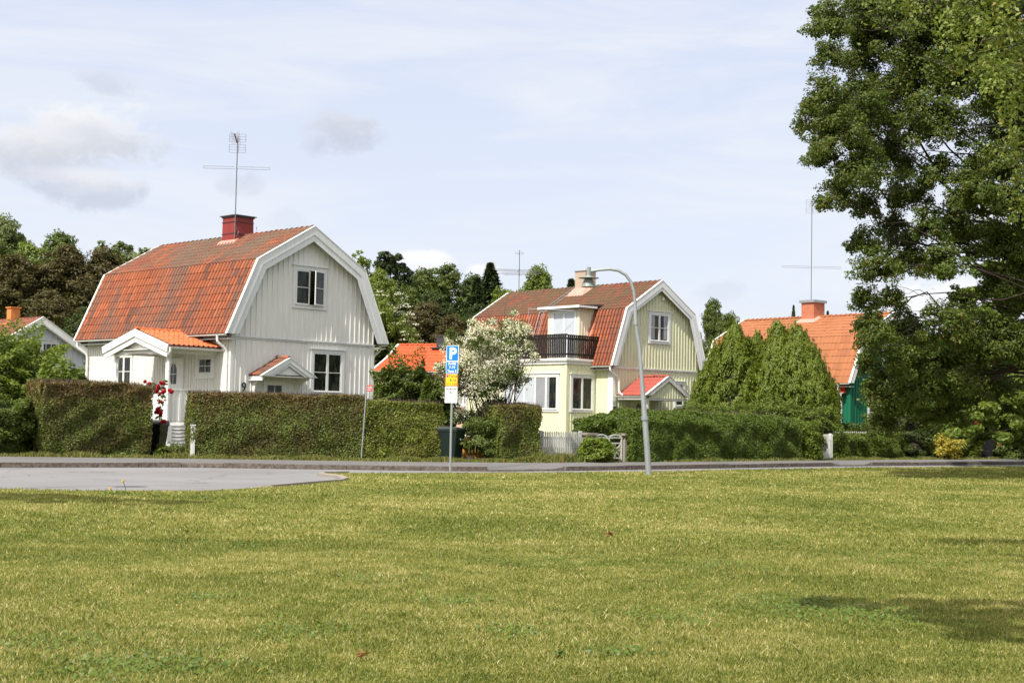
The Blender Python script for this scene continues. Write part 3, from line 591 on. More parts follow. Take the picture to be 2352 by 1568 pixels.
def band(mb, P, o0, o1, y0, y1):
    A = offs(P, o0); B = offs(P, o1)
    for i in range(len(P)-1):
        mb.hexa([(A[i][0], y0, A[i][1]), (A[i+1][0], y0, A[i+1][1]), (A[i+1][0], y1, A[i+1][1]), (A[i][0], y1, A[i][1]),
                 (B[i][0], y0, B[i][1]), (B[i+1][0], y0, B[i+1][1]), (B[i+1][0], y1, B[i+1][1]), (B[i][0], y1, B[i][1])])
PROF = [(0, .0), (.08, .045), (.22, .080), (.38, .072), (.52, .030), (.70, .004), (.86, -.012), (1.0, -.004)]
PROF_FLAT = [(0, .01), (.25, .026), (.5, .026), (.75, .004), (1.0, .004)]
def tiles(mb, P0, A, B, tw=.22, ncourse=9, amp=1.0, prof=PROF, jit=.006, seed=1, clip=None, step=.022):
    """pantiles from corner P0, A along the eave, B up the slope"""
    r = random.Random(seed); P0 = Vector(P0); A = Vector(A); B = Vector(B); N = A.cross(B).normalized(); N = N if N.z > 0 else -N
    LA = A.length; n = max(1, round(LA/tw)); ta = A/n; tb = B/ncourse; tbl = tb*1.02
    tone = [r.random() for _ in range(n)]
    for c in range(ncourse):
        for k in range(n):
            if clip and clip((k+.5)/n*LA, (c+.5)/ncourse*B.length): continue
            base = P0+ta*k+tb*c; j = r.uniform(-jit, jit); j2 = r.uniform(-jit, jit); sl_ = r.uniform(-.01, .01)
            rn = .45*tone[k]+.55*r.random(); rn = .5+(rn-.5)*1.15; mb.rnd = max(.001, min(1, rn))
            lo = [base+ta*f+N*(h*amp+step+j)-tb*.04+tb*sl_ for f, h in PROF_OR(prof)]; hi = [base+ta*f+N*(h*amp+j2)+tbl for f, h in PROF_OR(prof)]
            dn = [p-N*.035 for p in lo]; m = len(lo)
            vs = lo+hi+dn; fs = [(i, i+1, m+i+1, m+i) for i in range(m-1)]+[(2*m+i, 2*m+i+1, i+1, i) for i in range(m-1)]
            mb.add(vs, fs)
            if prof is PROF: mb.m[-(2*(m-1)):] = [1 if i >= m-4 else 0 for i in range(m-1)]+[1]*(m-1)  # valleys and lower tile edges get the painted shade colour
    mb.rnd = 0.0
def PROF_OR(p): return p
def ridge_caps(mb, a, b, r=.11, step=.36, seed=2):
    rr = random.Random(seed); a = Vector(a); b = Vector(b); L = (b-a).length; n = round(L/step); t = (b-a)/n; tn = t.normalized(); s = tn.cross(Vector((0, 0, 1))).normalized()
    for k in range(n):
        mb.rnd = rr.uniform(.01, 1); p = a+t*k; q = a+t*(k+1.06); j = rr.uniform(-.006, .01); vs = []
        for c, rad, dz in ((p, r*1.1, .03+j), (q, r*.92, .0)):
            vs += [c+s*math.cos(x)*rad+Vector((0, 0, 1))*(math.sin(x)*rad*.9+dz-.04) for x in [math.pi*i/7 for i in range(8)]]
        mb.add(vs, [(i, i+1, 9+i, 8+i) for i in range(7)]+[tuple(range(8))[::-1]])
    mb.rnd = 0
def battens(mb, F, s0, s1, zb, topf, step=.24, wd=.045, d=.034, skip=(), base=0.0):
    s = s0+step/2
    while s < s1-.02:
        top = min(topf(s-wd/2), topf(s+wd/2)); segs = [(zb, top)]
        for (a, b, c, e) in skip:
            if a-.03 < s < b+.03:
                ns = []
                for (p, q) in segs:
                    if c > p: ns.append((p, min(q, c)))
                    if e < q: ns.append((max(p, e), q))
                segs = ns
        for p, q in segs:
            if q-p > .04: mb.fb(F, s-wd/2, s+wd/2, p, q, base, base+d)
        s += step
def window(root, F, s0, s1, z0, z1, cols, rows, trim=.12, drip=True, glass='glass', tm='white_wood', sm='white_wood', mull=.05, opened=None, per=None, sill=True):
    """casing (named window) > sash, pane; cols leaves, rows panes high"""
    mb = MB(); D = .06
    mb.fb(F, s0, s0+trim, z0, z1, 0, D).fb(F, s1-trim, s1, z0, z1, 0, D).fb(F, s0+trim, s1-trim, z1-trim, z1, 0, D).fb(F, s0+trim, s1-trim, z0, z0+trim, 0, D)
    if drip: mb.fb(F, s0-.05, s1+.05, z1, z1+.028, 0, D+.05)
    if sill: mb.fb(F, s0+trim-.03, s1-trim+.03, z0+trim-.02, z0+trim+.012, 0.061, D+.035)
    wo = mb.build('window', MT[tm], root)
    a, b, c, e = s0+trim, s1-trim, z0+trim, z1-trim; wl = (b-a)/cols; sh = MB(); gl = MB(); fr = .055
    for i in range(cols):
        x0, x1 = a+wl*i+.006, a+wl*(i+1)-.006; FF = F
        if opened == i:   # this leaf stands ajar, hinged on its far side
            o = F.p(x1, 0, .045); ang = R(20); t2 = F.t*math.cos(ang)-F.n*math.sin(ang); n2 = F.n*math.cos(ang)+F.t*math.sin(ang); FF = Fr(o, t2, n2); x0, x1 = -(x1-x0), 0
            gl.fb(F, a+wl*i, a+wl*(i+1), c, e, .004, .008)
        sh.fb(FF, x0, x0+fr, c+.005, e-.005, .012, .045).fb(FF, x1-fr, x1, c+.005, e-.005, .012, .045).fb(FF, x0+fr, x1-fr, c+.005, c+fr, .012, .045).fb(FF, x0+fr, x1-fr, e-fr, e-.005, .012, .045)
        for k in range(1, rows):
            zz = c+(e-c)*k/rows; sh.fb(FF, x0+fr, x1-fr, zz-.014, zz+.014, .012, .040)
        if per:
            for k in range(1, per): xx = x0+(x1-x0)*k/per; sh.fb(FF, xx-.012, xx+.012, c+fr, e-fr, .014, .038)
        gl.fb(FF, x0+.01, x1-.01, c+.01, e-.01, .010 if opened != i else .018, .018 if opened != i else .024)
    sh.build('sash', MT[sm], wo); gl.build('pane', MT[glass] if isinstance(glass, str) else [MT[g] for g in glass], wo)
    return wo
def downpipe(root, pts, r=.045, m='white_wood', name='downpipe'):
    P = []; 
    for i, p in enumerate(pts):
        if 0 < i < len(pts)-1:
            a, b, c = Vector(pts[i-1]), Vector(p), Vector(pts[i+1]); k = min(.14, (a-b).length*.4, (c-b).length*.4)
            p1 = b+(a-b).normalized()*k; p2 = b+(c-b).normalized()*k; P += [p1, (p1+p2)/4+b/2, p2]
        else: P.append(Vector(p))
    mb = MB().tube(P, r, 10)
    for i in range(len(pts)-1):
        a, b = Vector(pts[i]), Vector(pts[i+1])
        if (b-a).length > 1.2:
            for f in (.15, .55, .9): c = a.lerp(b, f); t = (b-a).normalized(); mb.tube([c-t*.02, c+t*.02], r*1.22, 10)
    return mb.build(name, MT[m], root, smooth=False)
def gutter(root, a, b, r=.06, m='white_wood', name='gutter'):
    a = Vector(a); b = Vector(b); t = (b-a).normalized(); s = t.cross(Vector((0, 0, 1))).normalized(); mb = MB(); n = 9; vs = []
    for rad in (r, r*.86):
        for c in (a, b): vs += [c+s*math.cos(math.pi+math.pi*i/(n-1))*rad+Vector((0, 0, math.sin(math.pi+math.pi*i/(n-1))*rad)) for i in range(n)]
    fs = [(i, i+1, n+i+1, n+i) for i in range(n-1)]+[(2*n+i, 2*n+i+1, 3*n+i+1, 3*n+i) for i in range(n-1)]+[(0, n, 3*n, 2*n), (n-1, 2*n-1, 4*n-1, 3*n-1)]
    for e0 in (0, n): fs += [(e0+i, e0+i+1, 2*n+e0+i+1, 2*n+e0+i) for i in range(n-1)]
    fs += [tuple(range(0, n)), tuple(range(n, 2*n))]
    mb.add(vs, fs); return mb.build(name, MT[m], root)
def text(root, s, size, loc, rot, m, name='lettering', bold=0, ext=.001, align='CENTER', sx=1.0, shear=0):
    cu = bpy.data.curves.new(name, 'FONT'); cu.body = s; cu.size = size; cu.extrude = ext; cu.offset = bold; cu.align_x = align; cu.resolution_u = 3
    o = bpy.data.objects.new(name, cu); COL.objects.link(o); dg = bpy.context.evaluated_depsgraph_get(); me = bpy.data.meshes.new_from_object(o.evaluated_get(dg)); bpy.data.objects.remove(o)
    o = bpy.data.objects.new(name, me); COL.objects.link(o); me.materials.clear(); me.materials.append(MT[m]); o.location = loc; o.rotation_euler = rot; o.scale = (sx, 1, 1); o.parent = root; return o
def profile(W_, oe, ze, xk, zk, zr): return [(-oe, ze), (xk, zk), (W_/2, zr), (W_-xk, zk), (W_+oe, ze)]
def gambrel(root, W_, L, P, ov, wall_mats, tl, tu, roofname='roof', ncl=9, ncu=9, tw=.235, slab=.12, belt=None, zb0=.9, step=.24, skipG=(), skipL=(), side_top=None, prof=PROF, verge='grey_white', verge_cap='white_wood', o2=.5, plinth=True, side_step=.24, clipL=None, clipU=None, seed=1, beltm=None):
    """gambrel house shell: gable wall at y=0 faces the street corner, x=0 is the long side wall"""
    gm, sm = wall_mats; I = offs(P, -slab-.06)
    # x limits: walls end at x=0 and x=W; find the height of the inner roof line over x
    def topf(x):
        for i in range(4):
            (x0, z0), (x1, z1) = I[i], I[i+1]
            if x0 <= x <= x1: return z0+(z1-z0)*(x-x0)/(x1-x0)
        return I[0][1]
    wall = MB(); G_ = Fr((0, 0, 0), (1, 0, 0), (0, -1, 0)); Lf = Fr((0, 0, 0), (0, 1, 0), (-1, 0, 0))
    pts = [(0, zb0), (W_, zb0), (W_, topf(W_)), I[3], I[2], I[1], (0, topf(0))]
    for y0, y1, nm in ((0, .12, 'gable_wall'), (L-.12, L, 'gable_wall')):
        w_ = MB(); w_.prism([(p[0], y0, p[1]) for p in pts], (0, y1-y0, 0))
        if y0 == 0:
            if belt: battens(w_, G_, .1, W_-.1, zb0, lambda s: belt-.02, step, skip=skipG); battens(w_, G_, .0, W_, belt+.06, lambda s: topf(s)-.02, step, skip=skipG, base=.03)
            else: battens(w_, G_, .1, W_-.1, zb0, lambda s: topf(s)-.02, step, skip=skipG)
        w_.build(nm, MT[gm], root)
    if belt:   # the upper boarding stands a little proud of the lower, over a drip board
        w_ = MB(); up_ = [(x, max(z, belt+.03)) for x, z in ((0.0, belt+.03), (W_, belt+.03))]; w_.prism([(0.0, -.03, belt+.03), (W_, -.03, belt+.03), (W_, -.03, topf(W_)), (I[3][0], -.03, I[3][1]), (I[2][0], -.03, I[2][1]), (I[1][0], -.03, I[1][1]), (0, -.03, topf(0))], (0, .028, 0)); w_.build('upper_boarding', MT[gm], root)
        w_ = MB(); w_.box(-.03, W_+.03, -.085, -.0, belt-.01, belt+.028); w_.box(-.0, W_+.0, -.05, -.001, belt-.07, belt-.012); w_.build('drip_board', MT[beltm or verge], root)
    for x0, x1, FF in ((0, .12, Lf), (W_-.12, W_, None)):
        w_ = MB(); w_.box(x0, x1, .121, L-.121, zb0, (side_top or P[0][1]))
        if FF: battens(w_, FF, .1, L-.1, zb0, lambda s: P[0][1]-.1, side_step, skip=skipL, wd=.04, d=.02)
        w_.build('side_wall', MT[sm], root)
    if plinth: mb = MB(); mb.box(.03, W_-.03, .03, L-.03, 0, zb0+.01); mb.build('plinth', MT['plinth'], root)
    # corner boards
    cbm = MT['white_wood' if sm in ('white_wall', 'yellow_wall') else sm]
    mb = MB(); mb.box(-.035, .11, -.035, -.0, zb0, (belt or P[0][1])-.02); mb.box(-.036, -.001, -.034, .11, zb0, P[0][1]-.1); mb.build('corner_board', cbm, root)
    mb = MB(); mb.box(W_-.11, W_+.035, -.035, -.0, zb0, (belt or P[0][1])-.02); mb.build('corner_board', cbm, root)
    mb = MB(); mb.box(-.035, 0, L-.1, L, zb0, P[0][1]-.1); mb.build('corner_board', cbm, root)
    # roof slab and tiles
    rf = MB(); band(rf, P, -slab, -.02, -ov, L+ov); ro = rf.build(roofname, MT['dark_cap'], root)
    def V3(p, y): return (p[0], y, p[1])
    t1 = MB(); tiles(t1, V3(P[0], L+ov-.06), (0, -(L+2*ov-.12), 0), (P[1][0]-P[0][0], 0, P[1][1]-P[0][1]), tw, ncl, prof=prof, seed=seed, clip=clipL)
    t1.build('roof_tiles', [MT[tl], MT['tile_valley_shade']], ro); t1 = MB(); tiles(t1, V3(P[4], -ov+.06), (0, L+2*ov-.12, 0), (P[3][0]-P[4][0], 0, P[3][1]-P[4][1]), tw, ncl, prof=prof, seed=seed+1); t1.build('roof_tiles', [MT[tl], MT['tile_valley_shade']], ro)
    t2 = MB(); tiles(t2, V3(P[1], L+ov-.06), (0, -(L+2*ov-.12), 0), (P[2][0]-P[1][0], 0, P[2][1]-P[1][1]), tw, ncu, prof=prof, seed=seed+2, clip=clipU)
    t2.build('roof_tiles', [MT[tu], MT['tile_valley_shade']], ro); t2 = MB(); tiles(t2, V3(P[3], -ov+.06), (0, L+2*ov-.12, 0), (P[2][0]-P[3][0], 0, P[2][1]-P[3][1]), tw, ncu, prof=prof, seed=seed+3)
    t2.build('roof_tiles', [MT[tu], MT['tile_valley_shade']], ro); t2 = MB(); ridge_caps(t2, (P[2][0], -ov+.1, P[2][1]+.03), (P[2][0], L+ov-.1, P[2][1]+.03)); t2.build('ridge_tiles', MT[tu], ro)
    for s, y in ((-1, -ov), (1, L+ov)):
        b_ = MB(); ys = sorted((y, y+s*.03)); band(b_, P, -.26, .05, *ys); ys = sorted((y-s*.03, y+s*.001)); band(b_, P, -o2, -.22, *ys)
        b_.build('barge_board', MT[verge], root)
        b_ = MB(); ys = sorted((y+s*.05, y-s*.09)); band(b_, P, .05, .075, *ys); b_.build('verge_flashing', MT[verge_cap], root)
        b_ = MB(); ys = sorted((y-s*.03, 0 if s < 0 else L)); band(b_, P, -slab-.055, -slab-.02, *ys); b_.build('soffit', MT['soffit'], root)
        if s < 0: b_ = MB(); band(b_, [(0.0, P[0][1]+.25)]+P[1:4]+[(W_, P[0][1]+.25)], -.44, -.19, -.085, -.061); 
    eb = MB(); eb.box(P[0][0]+.02, -.001, -ov+.04, L+ov-.04, P[0][1]-slab-.1, P[0][1]-slab-.07); eb.box(W_+.001, W_-P[0][0]-.02, -ov+.04, L+ov-.04, P[0][1]-slab-.1, P[0][1]-slab-.07); eb.build('eaves_board', MT['soffit'], root)
    gutter(root, (P[0][0]-.06, -ov+.06, P[0][1]-.03), (P[0][0]-.06, L+ov-.06, P[0][1]-.03)); gutter(root, (P[4][0]+.06, -ov+.06, P[4][1]-.03), (P[4][0]+.06, L+ov-.06, P[4][1]-.03), m='grey_white')
    return ro, topf
def antenna(root, x, y, z0, z1, els, m='antenna_metal', top='panel', lean=0.0):
    mb = MB(); mb.tube([(x, y, z0), (x, y, z1)], .024, 8); 
    an = mb.build('antenna', MT[m], root)
    e_ = MB()
    for (z, half, kind, az_) in els:
        c = Vector((x, y, z)); a = R(az_); dx = Vector((math.cos(a), math.sin(a), 0)); dy = Vector((-dx.y, dx.x, 0))
        if kind == 'dipole':
            for s in (-1, 1):
                p = [c+dx*s*.08+Vector((0, 0, .05)), c+dx*s*half+Vector((0, 0, .05)), c+dx*s*(half+.03)+Vector((0, 0, .0)), c+dx*s*half-Vector((0, 0, .05)), c+dx*s*.08-Vector((0, 0, .05))]; e_.tube(p, .009, 6)
            e_.tube([c-dy*.05, c+dy*.18], .02, 6)
        if kind == 'yagi':
            e_.tube([c-dy*.5, c+dy*.9], .014, 6)
            for k in range(5): q = c+dy*(-.45+k*.32); hh = half*(1-.08*k); e_.tube([q-dx*hh, q+dx*hh], .007, 5)
        if kind == 'grid':
            for dz in (-.42, .06):
                for k in range(4): e_.tube([c+dx*half+Vector((0, 0, dz+k*.12)), c-dx*half+Vector((0, 0, dz+k*.12))], .006, 5)
                for k in (-1, .15, 1): e_.tube([c+dx*half*k+Vector((0, 0, dz)), c+dx*half*k+Vector((0, 0, dz+.36))], .008, 5)
            e_.tube([c-dy*.1, c-dy*.95+Vector((0, 0, .25))], .028, 6)
            for k in range(6): q = c-dy*(.2+.13*k)+Vector((0, 0, .02+.045*k)); e_.tube([q-dx*.2-Vector((0, 0, .12)), q+dx*.2+Vector((0, 0, .12))], .006, 5); e_.tube([q-dx*.2+Vector((0, 0, .12)), q+dx*.2-Vector((0, 0, .12))], .006, 5)
    e_.build('antenna_element', MT[m], an); return an

# ------------------------------------------------------------------ white house
A1 = R(46.167); h1 = empty('wooden_house', (-11.349, 57, 0), A1, 'white board-and-batten house with aged orange tile gambrel roof and red chimney', 'house')
W1, L1 = 7.53, 11.23; P1 = profile(W1, .45, 4.70, .953, 7.785, 9.41)
G1 = Fr((0, 0, 0), (1, 0, 0), (0, -1, 0)); G1u = Fr((0, -.03, 0), (1, 0, 0), (0, -1, 0)); S1 = Fr((0, 0, 0), (0, 1, 0), (-1, 0, 0))
roof1, top1 = gambrel(h1, W1, L1, P1, .4, ('white_wood', 'white_wall'), 'tile_aged', 'tile_upper', belt=4.62, zb0=1.0, step=.262, ncl=9, ncu=8, tw=.235,
    skipG=[(2.94, 4.78, 5.99, 7.80), (4.06, 5.85, 2.39, 4.33), (1.6, 2.8, 1, 2.9), (.95, 3.6, 3.0, 3.2)], skipL=[(7.3, 8.75, 2.5, 4.05), (1.1, 2.42, 2.9, 3.95), (3.2, 4.6, 1, 3.75)], side_step=.2, seed=11)
window(h1, G1u, 2.96, 4.78, 5.98, 7.78, 2, 2, trim=.17, opened=1, tm='grey_white')
window(h1, G1, 4.04, 5.87, 2.36, 4.30, 2, 2, trim=.14, tm='grey_white')
window(h1, S1, 7.35, 8.75, 2.5, 4.02, 2, 2, trim=.09)
window(h1, S1, 1.08, 2.42, 2.92, 3.95, 1, 2, trim=.2, per=2)
# side door inside the porch
mb = MB(); mb.fb(S1, 3.3, 4.5, 1.2, 3.75, .0, .03); d_ = mb.build('door', MT['white_wood'], h1)
mb = MB(); mb.fb(S1, 3.28, 3.38, 1.2, 3.78, .0, .07).fb(S1, 4.42, 4.52, 1.2, 3.78, .0, .07).fb(S1, 3.38, 4.42, 3.68, 3.78, 0, .07); mb.build('frame', MT['grey_white'], d_)
mb = MB(); mb.prism([S1.p(s, z, .031) for s, z in [(3.85, 2.7), (4.3, 2.7), (4.3, 3.35), (4.2, 3.52), (4.08, 3.57), (3.95, 3.52), (3.85, 3.35)]], (-.01, 0, 0)); mb.build('pane', MT['glass'], d_)
mb = MB(); mb.fb(S1, 4.06, 4.09, 2.7, 3.56, .04, .05).fb(S1, 3.85, 4.3, 3.1, 3.13, .04, .05); mb.build('muntin', MT['white_wood'], d_)
mb = MB(); mb.tube([S1.p(3.55, 2.2, .03), S1.p(3.55, 2.2, .1), S1.p(3.62, 2.15, .1)], .018, 6); mb.fb(S1, 3.53, 3.58, 2.1, 2.4, .031, .04); mb.build('handle', MT['dark_metal'], d_)
# gable door with small four-pane light
mb = MB(); mb.fb(G1, 1.72, 2.69, .9, 2.80, .0, .035); d_ = mb.build('door', MT['white_wood'], h1)
mb = MB(); mb.fb(G1, 1.62, 1.72, .9, 2.89, 0, .06).fb(G1, 2.69, 2.79, .9, 2.89, 0, .06).fb(G1, 1.72, 2.69, 2.80, 2.89, 0, .06); mb.build('frame', MT['white_wood'], d_)
mb = MB(); mb.fb(G1, 1.84, 2.56, 2.05, 2.70, .036, .042); mb.build('pane', MT['glass'], d_)
mb = MB(); mb.fb(G1, 2.185, 2.215, 2.05, 2.70, .042, .052).fb(G1, 1.84, 2.56, 2.36, 2.39, .042, .052); mb.build('muntin', MT['white_wood'], d_)
text(h1, '9', .52, (.66, -.035, 2.42), (R(90), 0, 0), 'sign_ink', 'house_number', ext=.01)
# canopy over the gable door
cp = MB(); cpP = [(.93, 3.05), (2.29, 3.80), (3.65, 3.05)]
mb = MB(); band(mb, cpP, -.09, -.02, -.88, -.0); can = mb.build('door_canopy', MT['white_wood'], h1)
mb = MB(); band(mb, cpP, -.16, .02, -.92, -.885); band(mb, cpP, -.27, -.13, -.885, -.855); mb.build('barge_board', MT['grey_white'], can)
mb = MB(); band(mb, cpP, .02, .04, -.94, -.8); mb.build('verge_flashing', MT['white_wood'], can)
t_ = MB(); sl1 = Vector((1.36, 0, .75)); tiles(t_, (.93, -.02, 3.04), (0, -.82, 0), sl1, .22, 4, seed=5, jit=.012); tiles(t_, (3.65, -.84, 3.04), (0, .82, 0), (-1.36, 0, .75), .22, 4, seed=6, jit=.012)
ridge_caps(t_, (2.29, -.05, 3.86), (2.29, -.84, 3.86), .1); t_.build('roof_tiles', [MT['tile_aged'], MT['tile_valley_shade']], can)
mb = MB(); mb.prism([(1.25, -.80, 3.12), (3.33, -.80, 3.12), (2.29, -.80, 3.66)], (0, .03, 0)); mb.box(1.05, 3.53, -.83, -.0, 3.03, 3.07); mb.box(.9, .96, -.9, -.0, 2.86, 3.03); mb.build('soffit', MT['white_wood'], can)
for x in (1.12, 3.40):
    mb = MB(); pr = [(-.02, 3.04), (-.75, 3.04), (-.72, 2.93), (-.45, 2.88), (-.24, 2.70), (-.16, 2.45), (-.14, 2.28), (-.02, 2.24)]
    mb.prism([(x-.04, y, z) for y, z in pr], (.08, 0, 0)); mb.build('bracket', MT['white_wood'], can)
# chimney in red sheet metal
mb = MB(); mb.hexa([(3.18, 4.53, 8.3), (4.22, 4.53, 8.3), (4.22, 5.52, 8.3), (3.18, 5.52, 8.3), (3.20, 4.56, 10.3), (4.18, 4.56, 10.3), (4.18, 5.52, 10.3), (3.2, 5.52, 10.3)]); ch = mb.build('chimney', MT['chimney_red'], h1)
mb = MB(); mb.box(3.1, 4.28, 4.44, 5.62, 10.3, 10.34); mb.box(3.16, 4.22, 4.51, 5.56, 10.24, 10.3); mb.build('chimney_cap', MT['dark_cap'], ch)
mb = MB(); 
for z in (9.5, 10.02): mb.box(3.17, 4.20, 4.53, 5.55, z, z+.025)
mb.build('strap', MT['dark_metal'], ch)
mb = MB(); mb.hexa([(2.98, 4.35, 9.02), (4.0, 4.35, 9.35), (4.0, 5.75, 9.35), (2.98, 5.75, 9.02), (3.16, 4.50, 9.22), (4.0, 4.50, 9.5), (4.0, 5.56, 9.5), (3.16, 5.56, 9.22)]); mb.build('chimney_flashing', MT['flashing_pink'], ch)
mb = MB(); mb.tube([(4.3, 4.5, 9.9), (4.34, 4.5, 9.8), (4.28, 4.5, 9.65), (4.2, 4.5, 9.5)], .015, 5); mb.build('cable', MT['galv'], ch); mb = MB(); mb.tube([(3.15, 4.4, 9.75), (3.3, 4.42, 9.6), (3.22, 4.44, 9.35), (3.35, 4.44, 9.2)], .012, 5); mb.build('cable', MT['galv'], ch)
antenna(h1, 3.10, 4.42, 9.24, 13.75, [(12.40, 1.45, 'dipole', -44), (13.5, .36, 'grid', -44)])
downpipe(h1, [(-.5, .25, 4.62), (-.5, .25, 4.38), (-.1, .14, 4.05), (-.1, .14, .3)], .055); downpipe(h1, [(-.5, L1+.1, 4.62), (-.5, L1+.1, 4.38), (-.1, L1-.12, 4.05), (-.1, L1-.12, .3)], .055)
downpipe(h1, [(W1+.5, .15, 4.62), (W1+.5, .15, 4.4), (W1+.1, .1, 4.15), (W1+.1, .1, .3)], .05, 'grey_white')
# corner porch towards the garden
po = MB(); po.box(-2.15, -.0, 1.1, 5.1, 1.0, 1.18); porch = po.build('porch', MT['white_wall'], h1)
pz = [(.62, 4.12), (3.10, 4.80), (5.58, 4.12)]       # (y, z) of the little roof
def bandx(mb, P, o0, o1, x0, x1):
    A = offs(P, o0); B = offs(P, o1)
    for i in range(len(P)-1): mb.hexa([(x0, A[i][0], A[i][1]), (x0, A[i+1][0], A[i+1][1]), (x1, A[i+1][0], A[i+1][1]), (x1, A[i][0], A[i][1]), (x0, B[i][0], B[i][1]), (x0, B[i+1][0], B[i+1][1]), (x1, B[i+1][0], B[i+1][1]), (x1, B[i][0], B[i][1])])
mb = MB(); bandx(mb, pz, -.1, -.02, -2.5, .3); pr_ = mb.build('porch_roof', MT['white_wall'], h1)
mb = MB(); bandx(mb, pz, -.24, .05, -2.56, -2.51); bandx(mb, pz, -.46, -.20, -2.51, -2.46); mb.build('barge_board', MT['white_wood'], pr_)
mb = MB(); mb.prism([(-2.30, .95, 3.98), (-2.30, 5.25, 3.98), (-2.30, 3.1, 4.60)], (.04, 0, 0)); mb.box(-2.34, -2.16, .9, 5.3, 3.86, 3.99); mb.box(-2.2, -.0, .95, 1.13, 3.86, 4.0); mb.box(-2.2, -.0, 5.1, 5.25, 3.86, 4.0)
mb.prism([(-2.34, 1.25, 3.86), (-2.34, 1.25, 3.72), (-2.34, 1.7, 3.80), (-2.34, 2.5, 3.855), (-2.34, 3.7, 3.855), (-2.34, 4.5, 3.80), (-2.34, 4.95, 3.72), (-2.34, 4.95, 3.86)], (.05, 0, 0)); mb.build('beam', MT['white_wall'], pr_)
mb = MB(); mb.box(-2.46, -.0, .7, 5.5, 4.0, 4.03); mb.build('ceiling', MT['white_wall'], pr_)
t_ = MB(); tiles(t_, (.28, .60, 4.12), (-2.76, 0, 0), (0, 2.50, .69), .23, 7, seed=8, jit=.006); tiles(t_, (-2.48, 5.60, 4.12), (2.76, 0, 0), (0, -2.50, .69), .23, 7, seed=9); ridge_caps(t_, (-2.5, 3.1, 4.86), (.2, 3.1, 4.86), .11); t_.build('roof_tiles', [MT['tile_new'], MT['tile_valley_shade']], pr_)
gutter(pr_, (-2.5, .54, 4.06), (.0, .54, 4.06), .06)
for y in (1.12, 5.0):
    mb = MB(); mb.box(-2.26, -2.12, y-.07, y+.07, 1.18, 3.87); mb.build('post', MT['white_wood'], porch)
    for sgn in (-1, 1):
        if y+sgn < 1.0 or y+sgn > 5.2: 
            continue
        zs = [1.0*i/16 for i in range(17)]; mb = MB(); prf = [(y+sgn*(.07+.09*(.5+.5*math.cos(2*math.pi*(f)))*1.2), 2.42+1.44*f) for f in zs]
        mb.prism([(-2.2, y+sgn*.071, 2.42)]+[(-2.2, a, b) for a, b in prf]+[(-2.2, y+sgn*.071, 3.86)], (.03, 0, 0)); mb.build('bracket', MT['white_wood'], porch)
zs = [i/16 for i in range(17)]; mb = MB(); mb.prism([(-2.12+.001, 1.12, 2.42)]+[(-2.12+(.09*(.5+.5*math.cos(2*math.pi*f)))*1.2, 1.12, 2.42+1.44*f) for f in zs]+[(-2.119, 1.12, 3.86)], (0, .03, 0)); mb.build('bracket', MT['white_wood'], porch)
mb = MB(); mb.box(-2.24, -2.14, 1.19, 4.93, 2.38, 2.44); mb.box(-2.21, -2.17, 1.19, 4.93, 1.2, 2.38); F_ = Fr((-2.21, 0, 0), (0, 1, 0), (-1, 0, 0)); battens(mb, F_, 1.2, 4.9, 1.2, lambda s: 2.37, .16, .05, .02)
mb.build('railing', MT['white_wood'], porch)
mb = MB(); mb.box(-2.11, -.06, 1.07, 1.17, 2.38, 2.44); mb.box(-2.11, -.06, 1.10, 1.14, 1.15, 2.38); F_ = Fr((0, 1.10, 0), (1, 0, 0), (0, -1, 0)); battens(mb, F_, -2.1, -.05, 1.15, lambda s: 2.37, .34, .10, .02)
mb.build('railing', MT['white_wood'], porch)
mb = MB()
for k in range(7): z = .12+k*.14; mb.hexa([(-2.1, 1.02, z), (-.05, 1.02, z), (-.05, 1.1, z+.02), (-2.1, 1.1, z+.02), (-2.1, 1.05, z+.11), (-.05, 1.05, z+.11), (-.05, 1.1, z+.12), (-2.1, 1.1, z+.12)])
mb.build('skirt_boards', MT['white_wood'], porch)
mb = MB(); mb.box(-2.18, -2.0, 1.0, 5.1, 0, 1.0); mb.build('porch_base', MT['grey_white'], porch)
downpipe(h1, [(-2.46, .56, 4.02), (-2.46, .58, 3.86), (-2.33, .86, 3.66), (-2.33, .86, .28), (-2.5, .3, .16)], .05)

# ------------------------------------------------------------------ pale green-yellow house
A2 = R(41.569); h2 = empty('wooden_house', (5.30, 73.7, 0), A2, 'pale green and yellow board house with dark balcony, dormer and gambrel roof', 'house')
W2, L2 = 6.65, 11.85; P2 = profile(W2, .38, 4.38, .68, 7.395, 9.03)
G2 = Fr((0, 0, 0), (1, 0, 0), (0, -1, 0)); G2u = Fr((0, -.03, 0), (1, 0, 0), (0, -1, 0))
def gw(t, b, oc): paint((.63, .635, .44), (.42, .42, .30), .35)(t, b, oc)
mat('green_yellow_wall', (.5, .55, .33), .6, .25, build=gw)
roof2, top2 = gambrel(h2, W2, L2, P2, .34, ('green_yellow_wall', 'yellow_wall'), 'tile_two_low', 'tile_two_up', belt=4.30, zb0=.7, step=.235, ncl=9, ncu=9, tw=.235, o2=.42,
    skipG=[(2.6, 4.32, 5.7, 7.42), (4.7, 5.66, 2.25, 3.75), (1.4, 2.75, .7, 2.8)], seed=31, verge='grey_white', beltm='white_wood')
window(h2, G2u, 2.60, 4.32, 5.69, 7.42, 2, 2, trim=.15, tm='grey_white', glass='curtain' if False else 'glass')
window(h2, G2, 4.75, 5.62, 2.28, 3.72, 1, 1, trim=.12, tm='grey_white')
